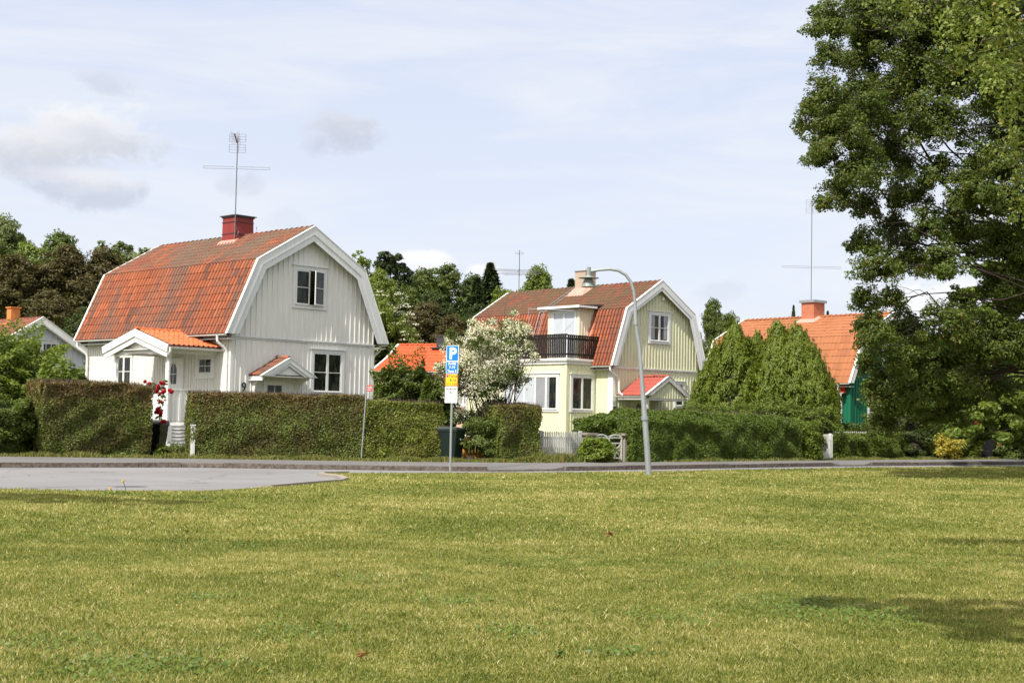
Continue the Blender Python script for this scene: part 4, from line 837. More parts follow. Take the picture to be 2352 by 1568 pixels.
mb = MB(); mb.fb(G2u, 2.86, 3.10, 5.95, 7.2, .0185, .022); mb.build('curtain', MT['curtain'], h2); mb = MB(); mb.fb(G2u, 3.82, 4.06, 5.95, 7.2, .0185, .022); mb.build('curtain', MT['curtain'], h2)
# glazed bay with roof terrace
BY0, BY1, BX = 1.25, 9.0, -2.15
mb = MB(); mb.box(BX, -.0, BY0, BY1, .62, 4.42); FB = Fr((BX, 0, 0), (0, 1, 0), (-1, 0, 0)); FR_ = Fr((0, BY0, 0), (1, 0, 0), (0, -1, 0))
battens(mb, FB, BY0+.05, BY1, .62, lambda s: 4.42, .2, .035, .016, skip=[(1.72, 6.35, 1.9, 3.95)]); battens(mb, FR_, BX+.05, -.05, .62, lambda s: 4.42, .195, .045, .028, skip=[(-1.92, -.12, 1.9, 3.93)])
bay = mb.build('bay', MT['yellow_wall'], h2)
mb = MB(); mb.box(BX-.03, BX+.08, BY0-.03, BY0-.001, .62, 4.42); mb.build('corner_board', MT['yellow_wall'], bay); mb = MB(); mb.box(BX-.03, BX-.001, BY0, BY0+.08, .62, 4.42); mb.build('corner_board', MT['yellow_wall'], bay)
mb = MB(); mb.box(BX+.05, -.05, BY0+.05, BY1-.05, 0, .62); mb.build('plinth', MT['plinth'], bay)
mb = MB(); mb.box(BX-.08, .0, BY0-.08, BY1+.1, 4.421, 4.55); mb.box(BX-.14, .05, BY0-.14, BY1+.15, 4.551, 4.60); mb.box(BX-.17, .05, BY0-.17, BY1+.15, 4.601, 4.70); mb.build('cornice', MT['white_wood'], bay)
wo = window(h2, FB, 1.77, 6.30, 1.92, 3.92, 5, 1, trim=.13, tm='white_wood', glass=['blind'])
mb = MB(); aw = (6.30-1.77-.26)/5
for i, g in ((0, 'glass'), (1, 'glass')): mb.fb(FB, 1.77+.13+aw*i+.06, 1.77+.13+aw*(i+1)-.06, 2.10, 3.74, .0185, .022)
mb.build('pane', MT['curtain'], wo)
mb = MB(); mb.fb(FB, 1.77+.13+.12, 1.77+.13+aw*.72, 2.12, 3.72, .0225, .024); mb.build('pane', MT['glass'], wo)
window(h2, FR_, -1.90, -.15, 1.92, 3.90, 2, 1, trim=.14, tm='grey_white')
# terrace railing in dark slats
def slat_rail(F, s0, s1, z0, z1, sw=.105, gap=.036):
    mb = MB(); mb.fb(F, s0, s1, z1-.05, z1, -.06, .05); mb.fb(F, s0, s1, z0+.18, z0+.27, -.035, -.012).fb(F, s0, s1, z1-.26, z1-.17, -.035, -.012); s = s0+.04
    while s+sw < s1: mb.fb(F, s, s+sw, z0+.03, z1-.055, -.012, .012); s += sw+gap
    return mb
slat_rail(Fr((BX-.08, 0, 0), (0, 1, 0), (-1, 0, 0)), BY0-.05, 9.2, 4.70, 5.98).build('railing', MT['black_wood'], h2)
slat_rail(Fr((0, BY0-.08, 0), (1, 0, 0), (0, -1, 0)), BX-.08, .12, 4.70, 5.94).build('railing', MT['black_wood'], h2)
mb = MB(); mb.tube([(BX-.02, 4.25, 4.7), (BX-.02, 4.25, 7.42)], .02, 6); mb.tube([(BX-.02, 4.25, 7.42), (-.4, 4.2, 7.45)], .012, 5); mb.tube([(BX-.02, 4.25, 7.42), (-.5, 1.9, 7.3)], .012, 5); mb.build('awning_pole', MT['galv'], h2)
# dormer
mb = MB(); mb.box(-.42, 1.0, 2.1, 4.55, 4.7, 7.50); FD = Fr((0, 2.1, 0), (1, 0, 0), (0, -1, 0)); battens(mb, FD, -.35, 1.0, 4.7, lambda s: 7.48, .2, .04, .02); dr = mb.build('dormer', MT['cream_wood'], h2)
mb = MB(); mb.hexa([(-.82, 1.75, 7.50), (-.82, 4.95, 7.50), (1.2, 4.95, 7.64), (1.2, 1.75, 7.64), (-.82, 1.75, 7.60), (-.82, 4.95, 7.60), (1.2, 4.95, 7.76), (1.2, 1.75, 7.76)]); mb.build('dormer_roof', MT['dark_cap'], dr)
mb = MB(); mb.box(-.86, -.825, 1.72, 4.98, 7.47, 7.60); mb.box(-.8, .5, 1.72, 1.748, 7.48, 7.58); mb.build('fascia', MT['white_wood'], dr)
FDo = Fr((-.42, 0, 0), (0, 1, 0), (-1, 0, 0)); wd = window(h2, FDo, 2.32, 4.25, 4.75, 7.40, 2, 1, trim=.10, glass='blind', tm='white_wood', drip=False)
mb = MB(); mb.box(-.46, -.421, 2.1, 2.3, 4.72, 7.45); mb.box(-.46, -.421, 4.26, 4.55, 4.72, 7.45); mb.build('corner_board', MT['cream_wood'], dr)
mb = MB(); mb.hexa([(-.25, 1.78, 5.0), (-.22, 2.08, 5.0), (.78, 2.08, 7.35), (.70, 1.85, 7.30), (-.30, 1.78, 5.03), (-.27, 2.08, 5.03), (.73, 2.08, 7.38), (.65, 1.85, 7.34)]); mb.build('flashing', MT['flashing_pink'], dr)
# roof ladder left of the dormer
mb = MB(); e1 = Vector((P2[1][0], 0, P2[1][1])); e2 = Vector((P2[2][0], 0, P2[2][1])); e0 = Vector((P2[0][0], 0, P2[0][1])); nl = Vector((-.91, 0, .41))*.09; nu = Vector((-.53, 0, .85))*.12
for y in (6.0, 6.35):
    mb.tube([e0.lerp(e1, .35)+nl+Vector((0, y, 0)), e1+(nl+nu)*.7+Vector((0, y, 0)), e2+nu+Vector((0, y, 0))], .016, 5)
for f in [i/8 for i in range(9)]: p = e1.lerp(e2, f)+nu; mb.tube([p+Vector((0, 6.0, 0)), p+Vector((0, 6.35, 0))], .012, 5)
for f in [.4+i*.11 for i in range(6)]: p = e0.lerp(e1, f)+nl; mb.tube([p+Vector((0, 6.0, 0)), p+Vector((0, 6.35, 0))], .012, 5)
mb.build('roof_ladder', MT['galv'], h2)
mb = MB(); mb.box(2.8, 3.62, 5.01, 5.85, 8.2, 9.93); ch = mb.build('chimney', MT['beige_plaster'], h2); mb = MB(); mb.box(2.75, 3.67, 4.96, 5.90, 9.93, 9.96); mb.build('chimney_cap', MT['galv'], ch)
mb = MB(); mb.hexa([(2.3, 4.72, 8.48), (3.2, 4.72, 9.02), (3.2, 6.1, 9.02), (2.3, 6.1, 8.48), (2.78, 4.96, 8.98), (3.2, 4.96, 9.12), (3.2, 5.88, 9.12), (2.78, 5.88, 8.98)]); mb.build('chimney_flashing', MT['flashing_pink'], ch)
antenna(h2, 4.3, 12.3, 8.4, 11.8, [(10.55, 1.7, 'yagi', -35), (10.35, 1.4, 'yagi', -45), (11.6, .25, 'dipole', -20)])
# entrance canopy on the gable
cP = [(.30, 2.86), (2.0, 3.86), (3.70, 2.86)]
mb = MB(); band(mb, cP, -.1, -.02, -2.1, -.03); pc = mb.build('porch_roof', MT['soffit'], h2)
mb = MB(); band(mb, cP, -.2, .03, -2.15, -2.11); mb.build('barge_board', MT['weathered_white'], pc)
mb = MB(); band(mb, cP, .03, .05, -2.17, -2.03); mb.build('verge_flashing', MT['white_wood'], pc)
t_ = MB(); tiles(t_, (.30, -.03, 2.86), (0, -2.0, 0), (1.7, 0, 1.0), .23, 5, prof=PROF_FLAT, seed=21, step=.012, jit=.001); tiles(t_, (3.70, -2.03, 2.86), (0, 2.0, 0), (-1.7, 0, 1.0), .23, 5, prof=PROF_FLAT, seed=22, step=.012, jit=.001); ridge_caps(t_, (2.0, -.05, 3.92), (2.0, -2.1, 3.92), .09, 1.0); t_.build('roof_sheet', MT['sheet_red'], pc)
mb = MB(); FG = Fr((0, -2.06, 0), (1, 0, 0), (0, -1, 0)); mb.prism([(.62, -2.06, 2.72), (3.38, -2.06, 2.72), (3.38, -2.06, 2.86), (2.0, -2.06, 3.68), (.62, -2.06, 2.86)], (0, .03, 0)); battens(mb, FG, .66, 3.34, 2.72, lambda s: 2.84+(1-abs(s-2.0)/1.38)*.8, .2, .045, .022); mb.build('gable_panel', MT['green_yellow_wall'], pc)
gutter(pc, (.22, .0, 2.80), (.22, -2.15, 2.80), .055, 'white_wood'); mb = MB(); mb.box(.45, 3.55, -2.05, -1.93, 2.60, 2.715); mb.box(.40, .50, -1.93, -.03, 2.60, 2.70); mb.box(3.5, 3.6, -1.93, -.03, 2.6, 2.70); mb.build('beam', MT['weathered_white'], pc)
for x in (.55, 3.45): mb = MB(); mb.box(x-.06, x+.06, -2.04, -1.92, 0, 2.60); mb.build('post', MT['weathered_white'], pc)
mb = MB(); mb.fb(G2, 1.52, 2.42, .7, 2.62, 0, .035); d_ = mb.build('door', MT['cream_wood'], h2)
mb = MB(); mb.prism([G2.p(s, z, .036) for s, z in [(1.72, 1.35), (2.24, 1.35), (2.24, 2.25), (2.12, 2.40), (1.98, 2.44), (1.84, 2.40), (1.72, 2.25)]], (0, -.008, 0)); mb.build('pane', MT['glass'], d_)
mb = MB(); mb.fb(G2, 1.97, 1.99, 1.35, 2.43, .044, .052)
for z in (1.6, 1.9, 2.2): mb.fb(G2, 1.72, 2.24, z-.01, z+.01, .044, .052)
mb.build('muntin', MT['cream_wood'], d_); mb = MB(); mb.fb(G2, 1.42, 1.52, .7, 2.70, 0, .05).fb(G2, 2.42, 2.52, .7, 2.70, 0, .05).fb(G2, 1.52, 2.42, 2.62, 2.70, 0, .05); mb.build('frame', MT['cream_wood'], d_)
mb = MB(); mb.tube([G2.p(1.60, 1.6, .035), G2.p(1.60, 1.6, .1)], .025, 8); mb.build('handle', MT['dark_metal'], d_)
text(h2, '11', .30, (.14, -.045, 2.35), (R(90), 0, 0), 'sign_ink', 'house_number', ext=.006); mb = MB(); mb.box(.02, .2, -.11, -.037, 2.02, 2.27); mb.build('letterbox', MT['dark_metal'], h2); mb = MB(); mb.lathe((.12, -.1, 1.35), [(.01, 0), (.05, .03), (.05, .1), (.01, .13)], 8); mb.build('doorbell', MT['dark_metal'], h2)
mb = MB(); mb.lathe((3.65, -.14, 8.02), [(.02, 0), (.06, .02), (.07, .14), (.03, .2)], 10); mb.box(3.63, 3.67, -.14, -.03, 8.18, 8.21); mb.build('wall_lamp', MT['white_wood'], h2)
mb = MB(); mb.fb(G2, 0.0, .16, .7, 4.2, .03, .036); mb.build('corner_board', MT['white_wood'], h2); mb = MB(); mb.fb(Fr((0, 0, 0), (0, 1, 0), (-1, 0, 0)), 0.0, .32, .7, 4.1, .036, .042); mb.build('corner_board', MT['white_wood'], h2)
downpipe(h2, [(-.44, -.22, 4.33), (-.44, -.22, 4.12), (.26, -.2, 3.72), (.26, -.2, 3.0), (.30, -.45, 2.86)], .05)
downpipe(h2, [(-.40, L2+.1, 4.3), (-.40, L2+.1, 4.1), (-.08, L2-.05, 3.9), (-.08, L2-.05, .3)], .045)
downpipe(h2, [(W2+.44, .0, 4.33), (W2+.44, .0, 4.15), (W2+.1, .1, 3.95), (W2+.1, .1, .3)], .045, 'grey_white')

# ------------------------------------------------------------------ green house behind the arborvitae
h3 = empty('wooden_house', (19.22, 80, 0), R(40.03), 'dark green wooden house with clay orange roof behind the tall arborvitae', 'house')
W3, L3 = 7.4, 10.8; P3 = profile(W3, .4, 3.91, .9, 6.67, 8.1)
gambrel(h3, W3, L3, P3, .3, ('green_wall', 'green_wall'), 'tile_three', 'tile_three', zb0=.6, step=.26, ncl=7, ncu=7, tw=.30, prof=PROF_FLAT, seed=51, verge='white_wood', o2=.3)
mb = MB(); mb.box(-.10, -.001, .3, 5.0, 3.44, 3.80); mb.build('eaves_board', MT['red_paint'], h3)
mb = MB(); mb.box(-.35, -.101, .2, 5.0, 3.34, 3.42); mb.build('canopy', MT['sheet_red'], h3); gutter(h3, (-.42, .2, 3.36), (-.42, 5.0, 3.36), .05)
downpipe(h3, [(-.42, .35, 3.32), (-.42, .35, 3.2), (-.14, .5, 3.0), (-.14, .5, .3)], .05, 'grey_white'); downpipe(h3, [(-.45, .5, 3.85), (-.45, .5, 3.5)], .05)
S3 = Fr((0, 0, 0), (0, 1, 0), (-1, 0, 0)); G3 = Fr((0, 0, 0), (1, 0, 0), (0, -1, 0)); window(h3, S3, 1.35, 2.3, 1.6, 3.25, 1, 2, trim=.12); window(h3, G3, 1.6, 3.2, 1.5, 3.1, 2, 2); window(h3, G3, 3.0, 4.6, 4.9, 6.3, 2, 2)
mb = MB(); mb.box(3.2, 4.25, 5.1, 6.05, 7.4, 8.98); ch = mb.build('chimney', MT['brick'], h3); mb = MB(); mb.box(3.1, 4.35, 5.0, 6.15, 8.98, 9.14); mb.build('chimney_cap', MT['galv'], ch)
mb = MB(); mb.hexa([(2.85, 4.8, 7.72), (3.7, 4.8, 8.1), (3.7, 6.35, 8.1), (2.85, 6.35, 7.72), (3.18, 5.05, 7.98), (3.7, 5.05, 8.2), (3.7, 6.1, 8.2), (3.18, 6.1, 7.98)]); mb.build('chimney_flashing', MT['flashing_pink'], ch)
antenna(h3, 3.25, 5.35, 9.1, 15.2, [(11.15, 1.8, 'dipole', -38), (14.9, .36, 'grid', -38)])

# ------------------------------------------------------------------ houses further off
def far_house(label, loc, a, W_, L_, P, wm, tl, chim, tw=.24, nc=8, prof=PROF, seed=60, ov=.3):
    h = empty('small_house', loc, R(a), label, 'house'); gambrel(h, W_, L_, P, ov, (wm, wm), tl, tl, zb0=.4, step=.3, ncl=nc//2, ncu=nc//2, tw=tw, prof=prof, seed=seed, verge='white_wood', o2=.3)
    x, y, s, z0, z1, m = chim; mb = MB(); mb.box(x, x+s, y, y+s, z0, z1); c = mb.build('chimney', MT[m], h); mb = MB(); mb.box(x-.06, x+s+.06, y-.06, y+s+.06, z1, z1+.06); mb.build('chimney_cap', MT[m if m == 'orange_plaster' else 'dark_cap'], c)
    mb = MB(); mb.box(x-.35, x+s+.35, y-.3, y+s+.3, z0+.42, z0+.50); mb.build('chimney_flashing', MT[m], c); return h
hl = far_house('grey-white gabled house with weathered tile roof and orange chimney, far left', (-27.1, 72, 0), 46, 6.4, 10, [(-.4, 4.2), (1.4, 5.2), (3.2, 6.3), (5.0, 5.2), (6.8, 4.2)], 'grey_blue_wall', 'tile_old_far', (2.9, 2.7, .5, 5.6, 6.95, 'orange_plaster'), seed=61)
window(hl, Fr((0, 0, 0), (1, 0, 0), (0, -1, 0)), 2.4, 4.3, 3.6, 5.15, 2, 1, tm='grey_white')
window(hl, Fr((0, 0, 0), (1, 0, 0), (0, -1, 0)), 4.9, 5.8, 1.9, 3.0, 1, 2)
ho = far_house('low pink house with bright orange tiled roof and black chimney, between the two front houses', (-1.2, 88.2, 0), 70, 7.0, 7.8, [(-.4, 4.42), (1.7, 5.3), (3.5, 6.28), (5.3, 5.3), (7.4, 4.42)], 'pink_plaster', 'tile_orange', (3.0, 4.35, .75, 5.6, 6.85, 'dark_metal'), prof=PROF_FLAT, seed=62)
window(ho, Fr((0, 0, 0), (0, 1, 0), (-1, 0, 0)), 1.2, 2.6, 2.2, 3.4, 2, 1, glass='curtain')
hr = far_house('red house with orange tiled roof glimpsed between the oak leaves on the right', (27.5, 84, 0), 38, 7.2, 9, [(-.4, 4.3), (1.7, 5.8), (3.6, 7.3), (5.5, 5.8), (7.6, 4.3)], 'red_paint', 'tile_orange', (3.2, 3, .8, 6.5, 8.2, 'brick'), seed=63)
window(hr, Fr((0, 0, 0), (0, 1, 0), (-1, 0, 0)), 2.2, 3.6, 1.9, 3.3, 2, 2); window(hr, Fr((0, 0, 0), (1, 0, 0), (0, -1, 0)), 2.6, 4.4, 1.9, 3.3, 2, 2)

# ------------------------------------------------------------------ hedges and shrubs along the street
gz = .075
def gp(x, y, z=gz): return G(x, y, z)
hedge('clipped_hedge', (-14.45, 43.6, gz), (-11.62, 45.7, gz), 2.28, 1.5, 'leaf_hedge_brown', 60000, .040, 'clipped hedge with brown top, left of the white porch', seed=3, rough=.09, h2=2.25, twig=.2)
hedge('clipped_hedge', (-10.05, 44.5, gz), (-4.75, 46.3, gz), 2.02, 1.3, 'leaf_hedge_brown', 80000, .040, 'long clipped brownish hedge in front of the gable of the white house', seed=4, h2=2.04, twig=.22)
hedge('clipped_hedge', (-4.72, 46.3, gz), (-2.25, 47.2, gz), 1.90, 1.3, 'leaf_hedge_green', 40000, .045, 'greener clipped hedge between the small red plate and the green bin', seed=5, h2=1.86, rough=.07, twig=.12)
hedge('clipped_hedge', (-.35, 47.3, gz), (1.0, 48.1, gz), 1.88, 1.0, 'leaf_hedge_brown', 24000, .045, 'short clipped hedge block beside the white blossoming bush', seed=6, rough=.10, twig=.2, core_in=.3)
hedge('rounded_hedge', (4.35, 50.0, gz), (11.7, 56.7, gz), 1.86, 1.8, 'leaf_hedge_dark', 150000, .05, 'long dark green rounded hedge behind the street lamp', seed=7, rough=.11, core_in=.22, twig=.02, round_=.7, h2=1.75)
hedge('low_hedge', (13.7, 60.1, gz), (18.2, 63.9, gz), 1.05, 1.2, 'leaf_low', 36000, .055, 'low box-shaped green hedge under the oak', seed=8, rough=.12, twig=.02, round_=.4)
bush('round_shrub', (3.5, 51.3, gz), 1.15, .9, 1.62, 'leaf_hedge_dark', 22000, .05, 'rounded dark bush left of the long dark hedge, by the gate pillar', p=3)
bush('round_shrub', (8.0, 58.5, gz), 1.5, 1.2, 2.25, 'leaf_low', 20000, .05, 'dome shaped shrub rising in front of the pale green porch', p=2.2)
bush('round_shrub', (11.4, 62.5, gz), 1.9, 1.4, 2.4, 'leaf_low', 22000, .06, 'loose green shrub over the dark hedge, right of the pale green house', p=2.3, rough=.2)
bush('round_shrub', (13.2, 60.9, gz), 1.0, .9, 2.2, 'leaf_low', 12000, .05, 'rounded shrub over the dark hedge, in front of the arborvitae', p=2.3, rough=.2)
bush('round_shrub', (12.0, 57.6, gz), .75, .75, 1.5, 'leaf_bright', 12000, .055, 'bright green shrub at the right end of the dark hedge', p=2.5, rough=.2)
bush('low_bush', (2.95, 48.6, gz), .62, .45, .82, 'leaf_lime', 5000, .055, 'small lime green bush with white blooms before the picket gate', p=2, rough=.3)
bush('garden_bush', (-18.2, 49.5, gz), 2.3, 2.2, 4.1, 'leaf_bright', 42000, .075, 'big leafy green bush at the left edge behind the hedge', p=2.4, rough=.22, shell=.3)
bush('garden_bush', (-15.3, 48.0, gz), .95, .9, 3.0, 'leaf_bright', 14000, .07, 'loose shrub behind the left end of the clipped hedge', p=2.2, rough=.25, shell=.3)
bush('garden_bush', (-16.0, 44.0, gz), 1.25, 1.2, 1.75, 'leaf_mid', 18000, .06, 'dark leafy bush in the left corner beside the clipped hedge', p=2.4, rough=.25)
bush('willow_shrub', (-4.05, 54.0, gz), 1.15, 1.1, 3.6, 'leaf_mid', 22000, .075, 'feathery green shrub behind the hedge, before the orange roof', p=2.2, rough=.25, shell=.3)
bush('willow_shrub', (-2.75, 52.5, gz), .7, .8, 2.8, 'leaf_mid', 14000, .075, 'slimmer feathery shrub behind the green bin', p=2.2, rough=.25, shell=.3)
bush('garden_shrub', (16.9, 68.5, gz), 2.2, 1.2, 1.5, 'leaf_mid', 14000, .075, 'low shrub at the foot of the green wall', p=2.2, rough=.3)
bush('yellow_shrub', (19.6, 63.5, gz), .55, .5, 1.1, 'leaf_yellow', 2200, .07, 'lower yellow leaved shrub on the verge under the oak', p=2, rough=.4, core=False, shell=.5)
yb = empty('yellow_shrub', (20.2, 65.0, gz), 0, 'taller golden shrub with layered branches above the grey fence', 'shrub')
V, r_ = lobe_leaves([(0, 0, 1.9, .35, .12), (-.6, 0, 1.95, .35, .10), (-1.1, 0, 1.85, .25, .08), (.35, .1, 1.6, .35, .12), (.45, 0, 1.1, .22, .2), (.3, -.1, .7, .2, .22), (.1, 0, 2.2, .2, .1)], 2600, .055, seed=77, clumps=8); mesh_np('foliage', V, 4, MT['leaf_yellow'], yb, r_)
mb = MB(); mb.tube([(0.2, 0, 0), (.3, 0, .8), (.1, 0, 1.6), (0, 0, 2.1)], [.04, .035, .02, .01], 6); mb.tube([(.2, 0, 1.4), (-.5, 0, 1.85), (-1.1, 0, 1.85)], [.02, .015, .006], 5); mb.build('branches', MT['bark'], yb)
bush('round_shrub', (20.6, 65.6, gz), 1.2, .9, 1.25, 'leaf_low', 12000, .06, 'rounded green bush between the yellow shrub and the black bin', p=2.8)
bush('garden_shrub', (18.3, 64.0, gz), .8, .6, 1.2, 'leaf_dark', 6000, .06, 'straggly dark shrub at the right end of the low hedge', p=2, rough=.35)
bush('garden_shrub', (24.3, 67.2, gz), 2.1, 1.2, 1.9, 'leaf_mid', 16000, .07, 'loose shrub against the right edge beyond the black bin', p=2.2, rough=.35)
bush('garden_shrub', (18.5, 66.8, gz), 1.5, 1.2, 2.9, 'leaf_mid', 14000, .075, 'mid green shrub behind the low hedge, right of the green wall', p=2.2, rough=.35, shell=.4)
bush('garden_shrub', (20.0, 69.0, gz), 2.2, 1.4, 3.6, 'leaf_bright', 18000, .08, 'light green shrub behind the grey fence', p=2.2, rough=.35, shell=.4)
bush('herb_patch', (-10.95, 46.1, gz), .55, .4, .42, 'leaf_low', 3000, .03, 'low feathery herbs at the foot of the porch steps', 'plant', p=2, rough=.3, core=False)

# arborvitae
def thuja(loc, h, w, label, seed, n=60000):
    r = np.random.default_rng(seed); root = empty('arborvitae', loc, 0, label, 'conifer', None)
    nb = 620; za = r.random(nb)**.8; aa = r.uniform(0, 6.283, nb); ra = w*np.minimum(1, (1.0-za)*2.1+.04)**.72*(.58+.44*r.random(nb)); pl = r.uniform(.5, 1.1, nb)+(r.random(nb) < .12)*.4; th = r.uniform(.07, .14, nb); i = r.integers(0, nb, n)
    f = r.random(n)**.75; rad = ra[i]*(.62+.38*np.minimum(1, f*1.6)); z = za[i]*(h-.75)+f*pl[i]; g = r.normal(0, 1, (n, 3))*(th[i]*(1.15-.8*f))[:, None]
    C = np.stack([np.cos(aa[i])*rad+g[:, 0], np.sin(aa[i])*rad+g[:, 1], z+.05+g[:, 2]*.5], 1); Nn = np.stack([np.cos(aa[i])+g[:, 0]*5, np.sin(aa[i])+g[:, 1]*5, .35+0*f], 1)
    Nn += r.normal(0, .35, (n, 3)); Nn /= np.linalg.norm(Nn, axis=1, keepdims=True); T = np.array([0, 0, 1.])+r.normal(0, .45, (n, 3)); T -= Nn*(T*Nn).sum(1, keepdims=True); T /= np.linalg.norm(T, axis=1, keepdims=True); Bv = np.cross(Nn, T); ll = r.uniform(.05, .10, n)[:, None]; wd_ = ll*.34
    V = np.stack([C-T*ll, C+Bv*wd_, C+T*ll, C-Bv*wd_], 1).reshape(-1, 3)
    mesh_np('foliage', V, 4, MT['leaf_thuja'], root, np.clip(r.random(n)*.6+f*.4, 0, 1)); mb = MB(); mb.tube([(0, 0, 0), (0, 0, h*.9)], [.14, .02], 8); mb.lathe((0, 0, .1), [(.05, 0), (w*.6, h*.08), (w*.62, h*.4), (w*.4, h*.68), (.05, h*.85)], 10); mb.build('trunk', MT['bark'], root); return root
def px_tree(px, top, Y): X = (px-1176)/FPX*Y; return Vector((X, Y, gz)), AT(px, top, Y).z-gz
for px, top, w_, Y, lb, sd in ((1650, 806, 1.4, 70.5, 'leftmost tall arborvitae beside the pale green gable', 1), (1688, 755, 1.6, 69.5, 'second arborvitae from the left in the dense row', 2), (1738, 776, 1.5, 70, 'third arborvitae from the left, slightly lower than its neighbours', 3), (1788, 754, 1.65, 69, 'fourth arborvitae from the left, the tallest in the row', 4), (1834, 762, 1.7, 68.5, 'fifth arborvitae from the left, broad, before the clay orange roof', 6), (1868, 822, 1.4, 68, 'sixth arborvitae from the left, lower and narrower, at the end of the row', 7), (1888, 915, .95, 67.5, 'short arborvitae at the right foot of the row beside the green wall', 5)):
    p, h = px_tree(px, top, Y); thuja(p, h, w_, lb, sd, 56000 if w_ > 1.2 else 18000)['group'] = 'arborvitae by the green house'

# blossoming bush
bl = empty('blossoming_bush', (-.55, 48.3, gz), 0, 'tall loose bush covered in white blossom behind the parking sign', 'bush')
lob = []; brr = random.Random(5)
for x, y, rr_ in ((1078, 835, 62), (1148, 792, 55), (1186, 772, 38), (1180, 722, 12), (1168, 745, 16), (1042, 800, 34), (1100, 770, 36), (1118, 890, 62), (1180, 870, 40), (1058, 895, 42), (1128, 965, 52), (1100, 1010, 48), (1160, 830, 50), (1020, 850, 22), (1214, 800, 20), (1035, 770, 18), (1004, 845, 12), (1228, 822, 14), (1205, 760, 16), (1140, 1030, 45), (1060, 960, 26), (1085, 745, 14), (1130, 742, 14)):
    Y = 48.3+brr.uniform(-.9, .9); q = AT(x, y, Y)-Vector((-.55, 48.3, gz)); lob.append((q.x, q.y, q.z, rr_/FPX*48.3))
V, r_ = lobe_leaves([(l[0], l[1], l[2], l[3]*1.05) for l in lob if l[2] < 2.0]+[(.0, -.3, .5, .55), (-.5, .2, .8, .5), (.5, -.2, .5, .45), (-.9, .3, .5, .3)], 12000, .05, seed=15, clumps=22, shell=.2); mesh_np('foliage', V, 4, MT['leaf_mid'], bl, r_)
V, r_ = lobe_leaves(lob, 24000, .045, seed=12, clumps=26, shell=.2); mesh_np('foliage', V, 4, MT['leaf_mid'], bl, r_)
V, r_ = lobe_leaves(lob[:11]+lob[12:15]+lob[16:19]+lob[20:], 20000, .027, seed=13, clumps=110, shell=.3, asp=.9, jit=.9); V = V.reshape(-1, 4, 3); V[:, :, 1] -= .12; mesh_np('blossom', V.reshape(-1, 3), 4, MT['petal_white'], bl, r_)
mb = MB(); rb = random.Random(9)
for l in lob:
    for k in range(2): b0 = Vector((rb.uniform(-.3, .45), rb.uniform(-.2, .3), 0)); limb(mb, b0, Vector(l[:3])+Vector((rb.uniform(-.3, .3), rb.uniform(-.3, .3), rb.uniform(-.1, .5))), .022, .005, .15, 5, rr=rb)
mb.build('branches', MT['bark'], bl)

# climbing rose on the porch
ros = empty('climbing_rose', (-11.15, 46.7, gz), 0, 'climbing rose with red blooms beside the porch downpipe', 'rose')
def rp(x, y, Y=46.7): return AT(x, y, Y)-Vector((-11.15, 46.7, gz))
mb = MB(); mb.tube([rp(370, 1045), rp(366, 1000), rp(372, 950), rp(362, 905), rp(345, 895), rp(335, 880)], [.014, .013, .01, .008, .006, .005], 6); mb.tube([rp(368, 960), rp(375, 920), rp(370, 885), rp(372, 876)], [.01, .008, .006, .004], 5); mb.tube([rp(370, 915), rp(385, 905), rp(395, 897)], [.007, .006, .004], 5); mb.build('cane', MT['leaf_low'], ros)
V, r_ = lobe_leaves([(*rp(x, y), .13) for x, y in ((350, 888), (362, 905), (375, 915), (372, 895), (368, 925), (358, 890), (366, 940), (372, 995), (360, 1000), (378, 880), (366, 960))], 1400, .035, seed=14, clumps=10); mesh_np('foliage', V, 4, MT['leaf_low'], ros, r_)
def rose_bloom():
    r = np.random.default_rng(3); n = 90; d = r.normal(0, 1, (n, 3)); d /= np.linalg.norm(d, axis=1, keepdims=True); rad = r.uniform(.25, 1, n)[:, None]; V = rot_quads(d*rad*.085, d, .05, .04, .25, r)
    return V, r.random(n)
Vb, rb_ = rose_bloom(); b0 = None
for x, y, s in ((333, 876, .7), (343, 881, .85), (336, 896, .6), (376, 881, .75), (370, 879, .8), (363, 887, .8), (359, 896, 1.0), (376, 899, 1.1), (368, 903, .7), (394, 899, .85), (389, 896, .7), (368, 922, .7), (363, 940, 1.0), (368, 948, 1.05), (358, 947, .7), (377, 968, .9), (371, 970, .6)):
    if b0 is None: b0 = mesh_np('bloom', Vb, 4, MT['petal_red'], ros, rb_); o = b0
    else: o = b0.copy(); COL.objects.link(o); o.parent = ros
    o.location = rp(x, y, 46.6); o.scale = (s, s, s*.85); o.rotation_euler = (brr.uniform(0, 3), brr.uniform(0, 3), 0)

# ------------------------------------------------------------------ background trees
def bt(name, kind, seed, px, top, Y, ws, mt, label, cat='tree', group='trees behind the houses', n=20000):
    p, h = px_tree(px, top, Y); return tree_at(name, kind, seed, p, h, ws, mt, label, cat, group, n, rot=seed*1.3+px)
B = 'broad'
bt('deciduous_tree', B, 1, 8, 490, 125, .8, 'leaf_pale', 'pale green treetop at the far left edge')
bt('deciduous_tree', B, 2, 55, 545, 118, .95, 'leaf_bright', 'bright green crown above the far left house')
bt('deciduous_tree', B, 3, 128, 528, 115, .9, 'leaf_mid', 'round green crown showing over the copper trees')
bt('deciduous_tree', B, 2, -70, 500, 112, 1, 'leaf_mid', 'green tree cut by the left frame edge')
bt('copper_tree', B, 1, 40, 580, 98, 1.05, 'leaf_copper', 'brown leaved tree behind the left chimney')
bt('copper_tree', B, 2, 145, 553, 100, 1.1, 'leaf_copper', 'largest dark brown leaved tree left of the white house')
bt('copper_tree', B, 3, 232, 566, 102, 1.05, 'leaf_copper', 'brown leaved tree just left of the white house roof')
